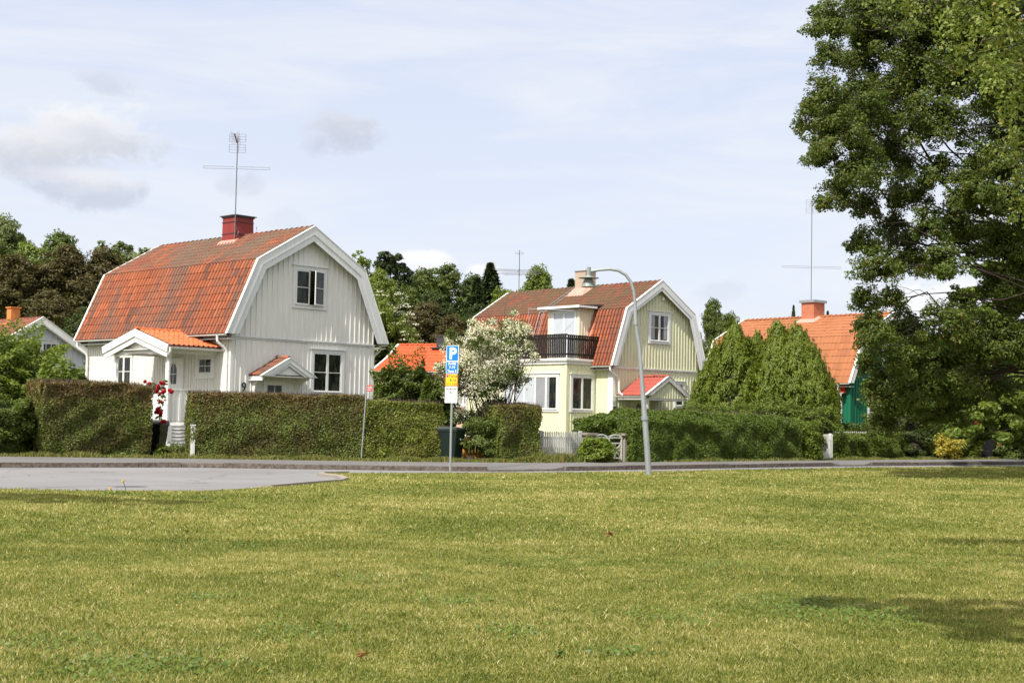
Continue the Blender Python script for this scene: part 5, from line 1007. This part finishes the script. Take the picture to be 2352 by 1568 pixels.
bt('copper_tree', B, 1, 100, 660, 92, 1.1, 'leaf_copper', 'lower brown leaved tree behind the left gabled house')
bt('copper_tree', B, 2, 215, 690, 90, 1.1, 'leaf_dark', 'dark lower tree beside the eaves of the white house')
bt('birch_tree', 'birch', 1, 300, 536, 116, 1.15, 'leaf_pale', 'drooping pale birch behind the left slope of the white roof')
bt('birch_tree', 'birch', 2, 255, 548, 120, 1.1, 'leaf_mid', 'darker birch beside the drooping pale birch')
bt('deciduous_tree', B, 1, 380, 600, 118, 1, 'leaf_mid', 'green tree hidden behind the white house roof')
bt('birch_tree', 'birch', 1, 468, 549, 118, .7, 'leaf_pale', 'pale treetop just peeping over the white house ridge')
bt('birch_tree', 'birch', 2, 822, 572, 112, 1.0, 'leaf_bright', 'light loose tree above the right eave of the white house')
bt('deciduous_tree', B, 2, 800, 640, 105, .9, 'leaf_mid', 'mid green tree behind the right edge of the white gable')
bt('pine_tree', 'pine', 1, 893, 570, 118, 1.1, 'leaf_conifer', 'pine with layered dark crown right of the white house', 'pine')
elder = bt('elder_tree', B, 3, 870, 612, 97, .62, 'leaf_bright', 'leafy elder with white flower heads right of the white gable')
bt('deciduous_tree', B, 1, 960, 612, 122, .8, 'leaf_mid', 'green crown left of centre below the white cloud')
bt('deciduous_tree', B, 2, 1025, 596, 124, .95, 'leaf_mid', 'tall rounded green crown in the middle of the tree line')
bt('deciduous_tree', B, 1, 1080, 625, 126, .8, 'leaf_dark', 'dark green crown left of the slender spruce')
bt('spruce_tree', 'spruce', 1, 1123, 606, 120, 1.5, 'leaf_conifer', 'slender spruce left of the thin roof antenna', 'spruce')
bt('spruce_tree', 'spruce', 1, 1093, 640, 116, 1.5, 'leaf_conifer', 'shorter spruce beside the slender spruce', 'spruce')
bt('deciduous_tree', B, 3, 940, 655, 108, .8, 'leaf_mid', 'round green tree right of the elder')
bt('deciduous_tree', B, 2, 925, 618, 119, .75, 'leaf_mid', 'green crown just right of the layered pine')
bt('deciduous_tree', B, 1, 1000, 665, 106, .8, 'leaf_dark', 'dark green crown over the brown trees')
bt('copper_tree', B, 3, 975, 690, 104, 1.0, 'leaf_copper', 'brown leaved tree above the orange roof')
bt('copper_tree', B, 1, 1045, 720, 100, 1.0, 'leaf_copper', 'brown leaved tree between the orange roof and the green house')
bt('deciduous_tree', B, 3, 905, 720, 98, .9, 'leaf_dark', 'dark tree right behind the black chimney')
bt('deciduous_tree', B, 2, 1100, 690, 108, .95, 'leaf_dark', 'dark tree left of the pale green house roof')
bt('deciduous_tree', B, 3, 1160, 660, 112, .9, 'leaf_bright', 'yellowish green tree behind the thin roof antenna')
bt('deciduous_tree', B, 1, 1240, 606, 122, .72, 'leaf_bright', 'bright green treetop left of the beige chimney')
bt('deciduous_tree', B, 1, 2120, 800, 78, .8, 'leaf_dark', 'dark tree directly in front of the red house')
bt('deciduous_tree', B, 3, 2235, 790, 76, .8, 'leaf_mid', 'mid green tree hiding most of the red house')
bt('deciduous_tree', B, 2, 1195, 655, 118, .8, 'leaf_bright', 'light green tree over the left end of the pale green house')
bt('spruce_tree', 'spruce', 1, 1310, 643, 122, 1.5, 'leaf_conifer', 'dark spruce tip beside the beige chimney', 'spruce')
bt('deciduous_tree', B, 3, 1288, 665, 110, .8, 'leaf_dark', 'dark tree behind the ridge of the pale green house')
bt('deciduous_tree', B, 1, 1632, 682, 118, .55, 'leaf_mid', 'open airy tree right of the pale green gable')
bt('deciduous_tree', B, 3, 1672, 715, 112, .6, 'leaf_mid', 'smaller tree left of the clay orange roof')
bt('deciduous_tree', B, 2, 1648, 790, 92, .7, 'leaf_bright', 'low bright tree behind the arborvitae and the pale green gable')
bt('spruce_tree', 'spruce', 1, 1823, 703, 130, .5, 'leaf_conifer', 'tiny spruce tip over the clay orange ridge', 'spruce')
bt('spruce_tree', 'spruce', 1, 1902, 716, 135, .6, 'leaf_conifer', 'distant spruce tip right of the brick chimney', 'spruce')
for k, (px, top, Y) in enumerate(((2040, 800, 100), (2130, 830, 96), (2240, 800, 98), (2330, 740, 95))):
    bt('deciduous_tree', B, k % 3+1, px, top, Y, .9, 'leaf_dark', ['dark tree behind the oak foliage, nearest the clay roof', 'dark tree behind the red house', 'dark tree behind the red house, farther right', 'dark tree at the right edge behind the linden'][k])
for k, (px, top, Y, mt_, lb) in enumerate(((-330, 560, 105, 'leaf_copper', 'brown tree beyond the left frame edge'), (-220, 520, 118, 'leaf_mid', 'green tree beyond the left frame edge'), (-480, 560, 112, 'leaf_dark', 'dark tree farthest beyond the left frame edge'), (2450, 700, 100, 'leaf_mid', 'green tree just beyond the right frame edge'), (2580, 680, 104, 'leaf_dark', 'dark tree beyond the right frame edge'), (2720, 700, 98, 'leaf_mid', 'green tree farther beyond the right frame edge'), (2860, 690, 104, 'leaf_dark', 'dark tree farthest beyond the right frame edge'))):
    bt('deciduous_tree', B, k % 3+1, px, top, Y, 1.1, mt_, lb)
# flower heads of the elder, facing up all over the crown
er = np.random.default_rng(8); n = 150; C = []
for k in range(n):
    a = er.uniform(0, 6.283); f = er.random()**.5; z = er.uniform(3.5, 10.3); rad = 3.1*math.sin(min(1, z/10.8)*math.pi)**.5*(.75+.3*er.random()); C.append((math.cos(a)*rad, math.sin(a)*rad, z))
C = np.array(C); idx = er.integers(0, n, 2600); Q = C[idx]+er.normal(0, 1, (2600, 3))*np.array([.16, .16, .04]); V = rot_quads(Q, np.tile([0, -.3, 1.], (2600, 1)), .06, .05, .3, er); eb = mesh_np('blossom', V, 4, MT['petal_white'], elder, er.random(2600)); eb.rotation_euler = (0, 0, 0)

# ------------------------------------------------------------------ trees at the right
def custom_tree(name, base, lobes_px, Y0, label, mt, n, size, trunk_r, fork, seed, clumps=18, droop=0, dY=2.5, extra=(), shell=.35, cat='tree', bark='bark', lr=.05, rscale=1.1):
    base = Vector(base); root = empty(name, base, 0, label, cat); rr = random.Random(seed); lobes = []
    for x, y, r_ in lobes_px:
        Y = Y0+rr.uniform(-dY, dY); q = AT(x, y, Y)-base; lobes.append((q.x, q.y, q.z, r_/FPX*Y*rscale))
    lobes += list(extra)
    V, r_ = lobe_leaves(lobes, n, size, seed=seed, clumps=clumps, droop=droop, shell=shell); mesh_np('crown', V, 4, MT[mt], root, r_)
    mb = MB(); top = max(l[2] for l in lobes); mb.tube([(0, 0, -.2), (.1, 0, fork*.5), (0, .1, fork), (-.2, 0, (fork+top)/2), (-.1, 0, top*.92)], [trunk_r*1.25, trunk_r, trunk_r*.85, trunk_r*.5, .05], 12)
    mb.build('trunk', MT[bark], root, smooth=True); mb = MB()
    for l in lobes:
        z0 = min(max(fork*.8, l[2]*.75), top*.8); pts = limb(mb, (-.05, 0, z0), l[:3], lr*(.8+l[3]*.5), lr*.22, .35, 7, 9, rr=rr)
        for k in range(5): e = Vector(l[:3])+Vector([rr.uniform(-1, 1)*l[3]*.85 for _ in range(3)]); limb(mb, pts[-3].lerp(pts[-1], rr.random()), e, lr*.24, lr*.07, .3, 5, 4, rr=rr)
    mb.build('limbs', MT[bark], root, smooth=True); return root
OAK = [(1905, 60, 55), (1985, 40, 80), (2075, 60, 90), (2180, 40, 100), (2300, 60, 110), (1900, 130, 35), (1990, 130, 70), (2110, 170, 90), (2230, 170, 90), (2330, 200, 90), (1900, 215, 45), (1965, 240, 75), (1868, 280, 50), (1930, 320, 70), (2045, 275, 85), (2150, 290, 70),
       (1885, 365, 38), (1970, 400, 60), (2040, 370, 60), (1925, 455, 45), (1990, 480, 38), (2080, 450, 50), (1893, 470, 20), (2150, 400, 45), (2190, 520, 55), (2270, 470, 60), (2060, 535, 40), (1985, 560, 38), (2010, 620, 50), (2090, 600, 60), (2170, 610, 52), (2240, 560, 55), (2290, 660, 45), (2200, 690, 30), (2310, 560, 55),
       (1990, 690, 35), (2050, 690, 30), (2015, 770, 36), (1998, 840, 30), (2050, 830, 52), (2012, 900, 30), (1990, 780, 26), (1998, 738, 28), (1975, 752, 18), (1990, 825, 22), (2080, 770, 50), (2110, 850, 70), (2080, 930, 60), (2180, 760, 60), (2190, 860, 70), (2170, 950, 50), (2290, 380, 60), (2330, 300, 60), (2030, 980, 35), (2330, 560, 60), (2330, 650, 55), (2250, 780, 60), (2320, 800, 60), (2260, 880, 60), (2130, 520, 40), (2230, 440, 50), (2340, 470, 55), (2140, 800, 50), (2040, 900, 50), (2130, 900, 55)]
oak = custom_tree('oak_tree', (17.2, 43, 0), OAK, 42, 'big dark oak with spreading limbs filling the right side', 'leaf_oak', 640000, .050, .5, 4.5, 21, clumps=46, dY=2.6, rscale=1.2, shell=.3, droop=.035, lr=.042, extra=[(2, 1, 12, 2.5), (-3, 2, 14, 2.2), (3, -2, 9, 2.3), (0, 3, 11, 2.4), (5, 0, 8, 2.2), (5, 1, 11, 2.2), (2, -1, 14.5, 2.2), (6.5, 1, 9.5, 1.8), (3, 3, 6.5, 1.8), (1.5, -1, 6, 1.5), (4.5, -2, 5.8, 1.6)])
BIR = [(2110, -30, 60), (2200, 10, 60), (2300, 30, 70), (2250, 90, 60), (2340, 120, 60), (2180, 70, 35), (2300, 180, 55), (2345, 240, 50), (2335, 320, 42), (2310, 260, 30), (2345, 400, 35), (2210, 130, 30), (2040, -30, 50), (1990, -40, 40), (2350, 470, 30), (2270, 150, 35), (2090, 20, 35)]
custom_tree('birch_tree', (6.9, 10.5, 0), BIR, 12.2, 'nearest birch hanging its bright leaves into the top right corner', 'leaf_birch', 120000, .026, .16, 4, 22, clumps=40, droop=.12, dY=.9, lr=.012, bark='bark',
    extra=[(-4.9, 2.7, 8.0, .6), (-4.2, 2.9, 8.0, .6), (-3.5, 2.6, 8.0, .8), (-2.7, 2.2, 8.2, .8), (-1.2, .4, 9.4, 1.3), (-.2, -2, 9.5, 1.6), (.6, .5, 10, 1.5), (1.2, -.6, 7.5, 1.3), (0, 0, 8.2, 1.6), (1.6, .8, 8.8, 1.3), (-1.6, 1.2, 7.8, 1.2), (-1.5, .6, 6.4, 1.0), (1.0, 1.4, 6.6, 1.1), (-.6, -.9, 6.2, .9), (0, 0, 10.8, 1.2), (-2.3, 1.8, 6.9, .9), (.9, -1.2, 6.0, .9)])
LIN = [(2235, 700, 40), (2300, 660, 60), (2340, 740, 70), (2260, 770, 60), (2320, 830, 70), (2240, 850, 50), (2300, 920, 60), (2240, 940, 42), (2340, 960, 60), (2345, 620, 40), (2280, 1000, 45), (2190, 900, 50), (2200, 980, 45), (2330, 900, 60), (2250, 820, 60), (2340, 1010, 40)]
custom_tree('linden_tree', (24.2, 60, 0), LIN, 58, 'bright large leaved linden at the lower right edge', 'leaf_linden', 62000, .105, .28, 3, 23, clumps=16, dY=1.5, lr=.04)
MAP = [(2060, 900, 42), (2100, 910, 55), (2040, 965, 35), (2080, 970, 40), (2150, 900, 55), (2140, 970, 35), (2190, 930, 40), (2200, 860, 55), (2130, 840, 50), (2240, 900, 55), (2090, 860, 50), (2230, 980, 45), (2085, 840, 40)]
custom_tree('maple_tree', (19.0, 72, 0), MAP, 71, 'yellowish green maple between the low hedge and the oak crown', 'leaf_mid', 42000, .1, .15, 1.5, 24, clumps=14, dY=1.5, lr=.03)
tl_ = empty('street_tree', (-13.5, 17.0, 0), 0, 'tree standing outside the left edge of the picture, shading the lawn', 'tree')
V, r_ = lobe_leaves([(.2, 1.6, 8, 1.3), (1.4, 1.5, 8, 1.0), (2.6, 1.3, 8, .9), (3.8, .9, 8, .6), (-1.3, 1.5, 8.2, 1.4), (-2.8, 1.2, 8, 1.3), (0, .2, 8.2, 1.2)], 70000, .10, seed=30); mesh_np('crown', V, 4, MT['leaf_mid'], tl_, r_); mb = MB(); mb.tube([(0, 0, 0), (0, 0, 8)], [.2, .06], 10); mb.build('trunk', MT['bark'], tl_)

bh = empty('street_tree', (3.5, -3.5, 0), 0, 'tree standing behind the camera, shading the near right of the lawn', 'tree')
V, r_ = lobe_leaves([(-4.6, 10.1, 8, .35), (-4.1, 9.75, 8.1, .45), (-3.7, 9.4, 7.9, .4), (-3.3, 9.75, 8.1, .55), (-3.9, 9.0, 8, .35), (-3.2, 9.1, 8, .5), (-2.6, 9.7, 8, .6), (-2.7, 9.0, 8.1, .55), (-3.7, 8.3, 8, .45), (-3.1, 8.1, 8, .5), (-2.4, 8.4, 8, .6), (-1.9, 9.3, 8, .7),
    (-1.0, 9.3, 8.0, 1.0), (.6, 8.6, 8.2, 1.3), (-1.2, 8.2, 8.4, .8), (1.5, 6.5, 8.5, 1.6), (0, 4, 9, 1.8), (2, 2, 9, 2), (-.5, 0, 9.5, 2.2)], 60000, .09, seed=31, clumps=16); mesh_np('crown', V, 4, MT['leaf_mid'], bh, r_)
mb = MB(); mb.tube([(0, 0, 0), (0, .5, 6), (0, 2, 9)], [.25, .18, .08], 10); mb.tube([(0, 1, 7), (-.3, 5, 8), (-1, 9, 8.1)], [.1, .06, .02], 7); mb.build('trunk', MT['bark'], bh)

# ------------------------------------------------------------------ street furniture
def street_lamp(base, label, pts, rad, head):
    root = empty('street_lamp', base, 0, label, 'street lamp'); b = Vector(base); P = [p-b for p in pts]
    mb = MB(); mb.tube(P, rad, 14); pl_ = mb.build('pole', MT['galv'], root, smooth=False)
    for f in (3, 6): mb = MB(); c = P[f]; t = (P[f+1]-P[f-1]).normalized(); mb.tube([c-t*.05, c+t*.06], rad[f]*1.35, 14); mb.build('collar', MT['galv'], pl_)
    h = head-b; mb = MB(); mb.lathe(h, [(.02, .26), (.06, .25), (.065, .02), (.09, .0), (.10, -.02)], 20); hd = mb.build('lamp_head', MT['lamp_green'], root)
    mb = MB(); mb.lathe(h, [(.03, -.012), (.29, -.045), (.30, -.06), (.29, -.062), (.05, -.03)], 28); mb.build('disc', MT['lamp_green'], hd)
    mb = MB(); mb.lathe(h, [(.09, -.06), (.12, -.10), (.17, -.2), (.205, -.31), (.20, -.315), (.16, -.21), (.08, -.09)], 28); mb.build('lamp_shade', MT['lamp_green'], hd)
    mb = MB(); mb.lathe(h, [(.02, -.28), (.13, -.27), (.14, -.24), (.02, -.2)], 20); mb.build('glass', MT['sign_white'], hd); return root
LY = 40.1; lp = [(1490, 1092), (1487, 1040), (1484, 1000), (1481, 960), (1475, 880), (1469, 800), (1460, 742), (1459, 700), (1456, 670), (1449, 647), (1437, 631), (1420, 621), (1400, 618), (1375, 620), (1353, 623)]
street_lamp((3.95, LY, 0), 'leaning curved galvanised street lamp on the lawn edge before the pale green house', [AT(x, y, LY) for x, y in lp], [.085, .085, .084, .083, .062, .060, .058, .048, .046, .045, .045, .044, .042, .04, .035], AT(1352, 634, LY))
# the same kind of lamp just outside the left edge (its shadow falls on the road)
o_ = Vector((-11.1, 25.3, 0)); pts = [Vector((0, 0, -.1)), Vector((0, 0, .8)), Vector((0, 0, 1.4)), Vector((0, 0, 2)), Vector((0, 0, 3)), Vector((0, 0, 4)), Vector((0, 0, 4.6)), Vector((.05, 0, 5.1)), Vector((.2, .02, 5.4)), Vector((.45, .02, 5.52)), Vector((.75, .02, 5.55))]
street_lamp(o_, 'street lamp standing outside the left edge of the picture', [p+o_ for p in pts], [.085]*4+[.06]*7, o_+Vector((.8, .02, 5.4)))

sg = empty('parking_sign', (-1.62, 38.75, 0), R(-24), 'grey post with blue parking sign and three plates under it', 'road sign')
sgb = Vector((-1.62, 38.75, 0))
mb = MB(); mb.tube([(0, 0, -.1), (.0, 0, 1.0), (.015, 0, 3.45)], .032, 12); mb.build('post', MT['galv'], sg)
k_ = 38.75/FPX; hz = lambda y: AT(1037, y, 38.75).z
def plate(name, z0, z1, w_, face, edge, inset=.014, cx=0.0, rad=.03):
    def rr(x0, x1, za, zb, r):
        pts = []
        for cx_, cz, a0 in ((x1-r, zb-r, 0), (x0+r, zb-r, 90), (x0+r, za+r, 180), (x1-r, za+r, 270)):
            pts += [(cx_+r*math.cos(R(a0+i*22.5)), cz+r*math.sin(R(a0+i*22.5))) for i in range(5)]
        return pts
    mb = MB(); mb.prism([(x+cx, -.040, z) for x, z in rr(-w_/2, w_/2, z0, z1, rad)], (0, .006, 0)); p = mb.build(name, MT[edge], sg)
    if inset: mb = MB(); mb.prism([(x+cx, -.043, z) for x, z in rr(-w_/2+inset, w_/2-inset, z0+inset, z1-inset, rad*.7)], (0, .002, 0)); mb.build('sign_face', MT[face], p)
    return p
ZA, ZB, ZC, ZD, ZE = hz(793), hz(829.5), hz(858.5), hz(887), hz(925); PW = .375; RX = (R(90), 0, 0)
p = plate('parking_plate', ZB+.004, ZA, PW, 'sign_blue', 'sign_white', cx=.012); text(p, 'P', .43, (.022, -.0445, ZB+.07), RX, 'sign_white', bold=.016)
p = plate('fee_plate', ZC+.003, ZB-.001, PW, 'sign_blue', 'sign_white', cx=.006); hh = (ZB-ZC)
for i, s in enumerate(('Avgift', '7-19', 'Taxa 5')): text(p, s, .102, (.008, -.0445, ZB-.098-i*hh*.30), RX, 'sign_white', bold=.0022)
p = plate('cleaning_plate', ZD+.002, ZC-.001, PW, 'sign_yellow', 'sign_red'); hh = ZC-ZD
text(p, 'Torsd', .105, (.045, -.0445, ZC-.10), RX, 'sign_ink', bold=.0015); text(p, '8-16', .105, (.045, -.0445, ZC-.10-hh*.31), RX, 'sign_ink', bold=.0015); text(p, '1/11-15/5', .088, (0, -.0445, ZC-.10-hh*.61), RX, 'sign_ink', bold=.0015)
mb = MB(); q = [(-.125+.036*math.cos(a*math.pi/10), -.0445, ZC-.062+.036*math.sin(a*math.pi/10)) for a in range(20)]; mb.prism(q, (0, .001, 0)); mb.build('symbol', MT['sign_red'], p); mb = MB(); q = [(-.125+.026*math.cos(a*math.pi/10), -.0455, ZC-.062+.026*math.sin(a*math.pi/10)) for a in range(20)]; mb.prism(q, (0, .001, 0)); mb.build('symbol', MT['ban_blue'], p)
p = plate('residents_plate', ZE, ZD-.002, PW, 'sign_white', 'sign_white', inset=0, cx=-.006, rad=.012); text(p, 'Boende', .10, (-.006, -.0415, ZD-.10), RX, 'sign_ink', bold=.001); text(p, 'Br', .10, (-.006, -.0415, ZD-.20), RX, 'sign_ink', bold=.001)
text(p, 'Betala digitalt', .046, (-.045, -.0415, ZD-.34), RX, 'sign_ink');
mb = MB(); mb.box(-.18, .17, -.042, -.0405, ZD-.256, ZD-.253); mb.box(-.18, .17, -.042, -.0405, ZD-.392, ZD-.389)
for a, b, c, d in ((.125, .128, -.37, -.29), (.155, .158, -.37, -.29), (.128, .155, -.293, -.29), (.128, .155, -.37, -.367), (.134, .149, -.335, -.31)): mb.box(a, b, -.042, -.0405, ZD+c, ZD+d)
mb.build('symbol', MT['sign_ink'], p)

rs = empty('marker_post', (-4.78, 45.6, .08), R(5), 'thin leaning post with a small red plate before the hedge', 'sign post')
mb = MB(); mb.tube([(0, 0, 0), (.12, 0, 2.42)], .022, 8); mb.build('post', MT['galv'], rs); mb = MB(); mb.box(.12, .31, -.012, -.006, 2.22, 2.42); p = mb.build('plate', MT['sign_red'], rs); 
for k, (a, b, z) in enumerate(((.15, .19, 2.36), (.21, .28, 2.36), (.15, .28, 2.31), (.15, .22, 2.26), (.24, .27, 2.26))): mb = MB(); mb.box(a, b, -.0135, -.012, z, z+.02); mb.build('mark', MT['sign_white'], p)
gp_ = empty('gate_post', (-9.98, 44.55, .08), R(8), 'single white wooden gate post between the two brown hedges', 'post'); mb = MB(); mb.box(-.07, .07, -.07, .07, 0, 1.02); mb.build('post', MT['weathered_white'], gp_); mb = MB(); mb.box(-.09, .09, -.09, .09, 1.02, 1.05); mb.build('cap', MT['weathered_white'], gp_); mb = MB(); mb.box(-.09, -.07, -.03, .03, .3, .42); mb.box(-.09, -.07, -.03, .03, .75, .85); mb.build('hinge', MT['dark_metal'], gp_)

def bin_(loc, rz, m, label, h=1.07):
    root = empty('wheelie_bin', loc, rz, label, 'bin'); s = h/1.07
    mb = MB(); mb.hexa([(-.22*s, -.24*s, .04), (.22*s, -.24*s, .04), (.22*s, .24*s, .04), (-.22*s, .24*s, .04), (-.29*s, -.34*s, .98*s), (.29*s, -.34*s, .98*s), (.29*s, .34*s, .98*s), (-.29*s, .34*s, .98*s)]); mb.box(-.31*s, .31*s, -.36*s, .36*s, .93*s, .99*s)
    mb.build('body', MT[m], root); mb = MB(); mb.hexa([(-.32*s, -.37*s, .99*s), (.32*s, -.37*s, .99*s), (.32*s, .36*s, .99*s), (-.32*s, .36*s, .99*s), (-.26*s, -.3*s, 1.05*s), (.26*s, -.3*s, 1.05*s), (.28*s, .34*s, 1.09*s), (-.28*s, .34*s, 1.09*s)]); mb.build('lid', MT[m], root)
    mb = MB(); mb.tube([(-.26*s, .36*s, 1.0*s), (-.26*s, .46*s, 1.0*s), (.26*s, .46*s, 1.0*s), (.26*s, .36*s, 1.0*s)], .016, 7); mb.build('handle', MT['plastic_black'], root)
    for x in (-.27, .27): mb = MB(); mb.tube([((x-.03)*s, .30*s, .11), ((x+.03)*s, .30*s, .11)], .11, 18); w_ = mb.build('wheel', MT['rubber'], root); mb = MB(); mb.tube([((x-.034)*s, .30*s, .11), ((x+.034)*s, .30*s, .11)], .05, 12); mb.build('hub', MT['dark_metal'], w_)
    mb = MB(); mb.tube([(-.25*s, .30*s, .11), (.25*s, .30*s, .11)], .014, 6); mb.build('axle', MT['dark_metal'], root)
    mb = MB(); mb.box(-.03, .05, -.333*s, -.327*s, .66*s, .72*s); mb.build('sticker', MT['sign_white'], root); return root
bin_((-1.95, 47.2, gz), R(62), 'plastic_green', 'dark green wheelie bin behind the parking sign post', 1.12)
bin_((-11.75, 46.9, gz), R(-10), 'plastic_black', 'black wheelie bin between the left hedge and the porch', 1.12)
bin_((11.85, 57.75, gz), R(50), 'plastic_brown', 'brown wheelie bin between the dark hedge and the white fence', 1.12)
bin_((22.3, 66.2, gz), R(70), 'plastic_black', 'black wheelie bin in the shade at the right edge', 1.12)
def picket(name, a, b, h, m, label, sw=.07, gap=.05, post=True, cat='fence', tip=.0, wob=0.0, group=None):
    a = Vector(a); b = Vector(b); L = (b-a).length; t = (b-a)/L; root = empty(name, a, math.atan2(t.y, t.x), label, cat, group); F = Fr((0, 0, 0), (1, 0, 0), (0, -1, 0)); rr = random.Random(int(L*100))
    mb = MB(); mb.fb(F, 0, L, h*.22, h*.30, -.05, -.005).fb(F, 0, L, h*.74, h*.82, -.05, -.005); mb.build('rail', MT[m], root); s = 0.0
    pk = []
    while s+sw < L+.01:
        mb = MB(); dz = rr.uniform(-wob, wob); mb.prism([F.p(s, .05, .0), F.p(s+sw, .05, 0), F.p(s+sw, h-tip+dz, 0), F.p(s+sw/2, h+dz, 0), F.p(s, h-tip+dz, 0)], (0, -.018, 0)); mb.build('picket', MT[m], root); s += sw+gap
    if post:
        for x in (0, L): mb = MB(); mb.fb(F, x-.05, x+.05, 0, h+.03, -.15, -.052); mb.build('post', MT[m], root)
    return root
picket('picket_fence', (1.12, 49.15, gz), (2.55, 50.15, gz), 1.02, 'weathered_white', 'weathered white picket fence left of the stone pillars', .062, .035, wob=.012, tip=.01)
picket('picket_fence', (12.55, 57.9, gz), (13.35, 58.6, gz), 1.06, 'white_wood', 'clean white picket fence right of the brown bin', .045, .04, tip=0)
picket('picket_fence', (13.9, 61.7, gz), (18.0, 65.2, gz), 1.18, 'weathered_white', 'grey white pickets whose tips show over the low hedge', .07, .07, tip=.05)
picket('board_fence', (18.4, 65.2, gz), (22.2, 68.3, gz), 1.15, 'plinth', 'grey board fence behind the yellow shrub', .10, .012, tip=0)
picket('board_fence', (-1.5, 48.6, gz), (-.7, 49.1, gz), .78, 'yellow_wood', 'low yellow wooden fence beside the green bin', .085, .04, tip=.05)
for x, y, lb in ((2.75, 49.6, 'left rough stone gate pillar with flat cap'), (4.12, 50.45, 'right rough stone gate pillar with flat cap beside the dark hedge')):
    r0 = empty('gate_pillar', (x, y, gz), R(35), lb, 'pillar'); mb = MB(); mb.box(-.17, .17, -.17, .17, 0, .92); mb.build('shaft', MT['pillar_stone'], r0); mb = MB(); mb.box(-.24, .24, -.24, .24, .92, 1.0); mb.build('cap_stone', MT['pillar_stone'], r0)
def gate(a, b, label, hs):
    a = Vector(a); b = Vector(b); L = (b-a).length; t = (b-a)/L; root = empty('garden_gate', a, math.atan2(t.y, t.x), label, 'gate', 'white double gate'); F = Fr((0, 0, 0), (1, 0, 0), (0, -1, 0)); H = .9
    mb = MB(); mb.fb(F, 0, .05, .06, H, 0, .03).fb(F, L-.05, L, .06, H, 0, .03).fb(F, .05, L-.05, .1, .15, 0, .03).fb(F, .05, L-.05, .62, .67, 0, .03); mb.fb(F, .05, L-.05, .82, .86, 0, .03)
    n = 8
    for i in range(n): f0, f1 = i/n, (i+1)/n; z0, z1 = [H-.02+.09*math.sin(math.pi*f) for f in (f0, f1)]; mb.hexa([F.p(L*f0, z0-.05, 0), F.p(L*f1, z1-.05, 0), F.p(L*f1, z1-.05, .03), F.p(L*f0, z0-.05, .03), F.p(L*f0, z0, 0), F.p(L*f1, z1, 0), F.p(L*f1, z1, .03), F.p(L*f0, z0, .03)])
    mb.build('frame', MT['weathered_white'], root); mb = MB(); c0 = F.p(.05, .15, .015); c1 = F.p(L-.05, .62, .015); mb.tube([c0, c1], .016, 6); mb.tube([F.p(L-.05, .15, .015), F.p(.05, .62, .015)], .016, 6); m_ = F.p(L/2, .385, .015); mb.tube([F.p(L/2, .15, .015), F.p(L/2, .62, .015)], .014, 6); mb.tube([F.p(.05, .385, .015), F.p(L-.05, .385, .015)], .014, 6)
    mb.tube([m_+Vector((.09*math.cos(k*math.pi/6), 0, .09*math.sin(k*math.pi/6))) for k in range(13)], .013, 6); mb.build('lattice', MT['weathered_white'], root)
gate((2.95, 49.65, gz), (3.45, 49.97, gz), 'left leaf of the white ornamental double gate, partly behind the lime bush', 1); gate((3.47, 49.98, gz), (3.97, 50.3, gz), 'right leaf of the white ornamental double gate, next to the right pillar', 1)
st = empty('stone', (-1.35, 47.6, gz), 0, 'grey field stone beside the green bin wheel', 'stone'); mb = MB(); mb.lathe((0, 0, 0), [(.05, -.02), (.15, .02), (.14, .1), (.06, .16), (.01, .17)], 9); mb.build('rock', MT['pillar_stone'], st)

# ------------------------------------------------------------------ small things on the lawn
def small_leaf(x, y, s, label, mt='dead_leaf'):
    p = G(x, y, .035); root = empty('fallen_leaf', p, x, label, 'leaf'); r = np.random.default_rng(int(x)); n = 7; C = r.normal(0, s*.25, (n, 3)); C[:, 2] = np.abs(C[:, 2])*.6; mesh_np('leaf_blade', rot_quads(C, np.tile([0, -.5, 1.], (n, 1)), s*.6, s*.4, .5, r), 4, MT[mt], root, r.random(n)); return root
small_leaf(1396, 1227, .10, 'pale brown curled leaf lying in the middle of the lawn'); small_leaf(833, 1505, .05, 'orange brown leaf near the bottom edge, left of centre'); small_leaf(1283, 1500, .055, 'dark weed like leaf tuft near the bottom centre', 'leaf_hedge_dark'); small_leaf(430, 1220, .04, 'small dark leaf on the lawn left of centre', 'leaf_copper')
for x, y, tx, ty, lb in ((290, 1135, 283, 1104, 'taller yellow dandelion at the lawn edge before the road'), (262, 1137, 253, 1122, 'shorter yellow dandelion left of the taller one')):
    p = G(x, y, 0); root = empty('dandelion', p, 0, lb, 'flower'); t = AT(tx, ty, p.y)-p; mb = MB(); mb.tube([(0, 0, 0), t*.5+Vector((.01, 0, 0)), t], .006, 5); mb.build('stem', MT['leaf_low'], root)
    r = np.random.default_rng(5); d = r.normal(0, 1, (40, 3)); d /= np.linalg.norm(d, axis=1, keepdims=True); d[:, 2] = abs(d[:, 2]); mesh_np('bloom', rot_quads(d*.016+np.array(t), d, .02, .01, .2, r), 4, MT['petal_yellow'], root, r.random(40))
    C = r.normal(0, .09, (26, 3)); C[:, 2] = .03; mesh_np('foliage', rot_quads(C, np.tile([0, 0, 1.], (26, 1)), .07, .02, .4, r), 4, MT['leaf_low'], root, r.random(26))
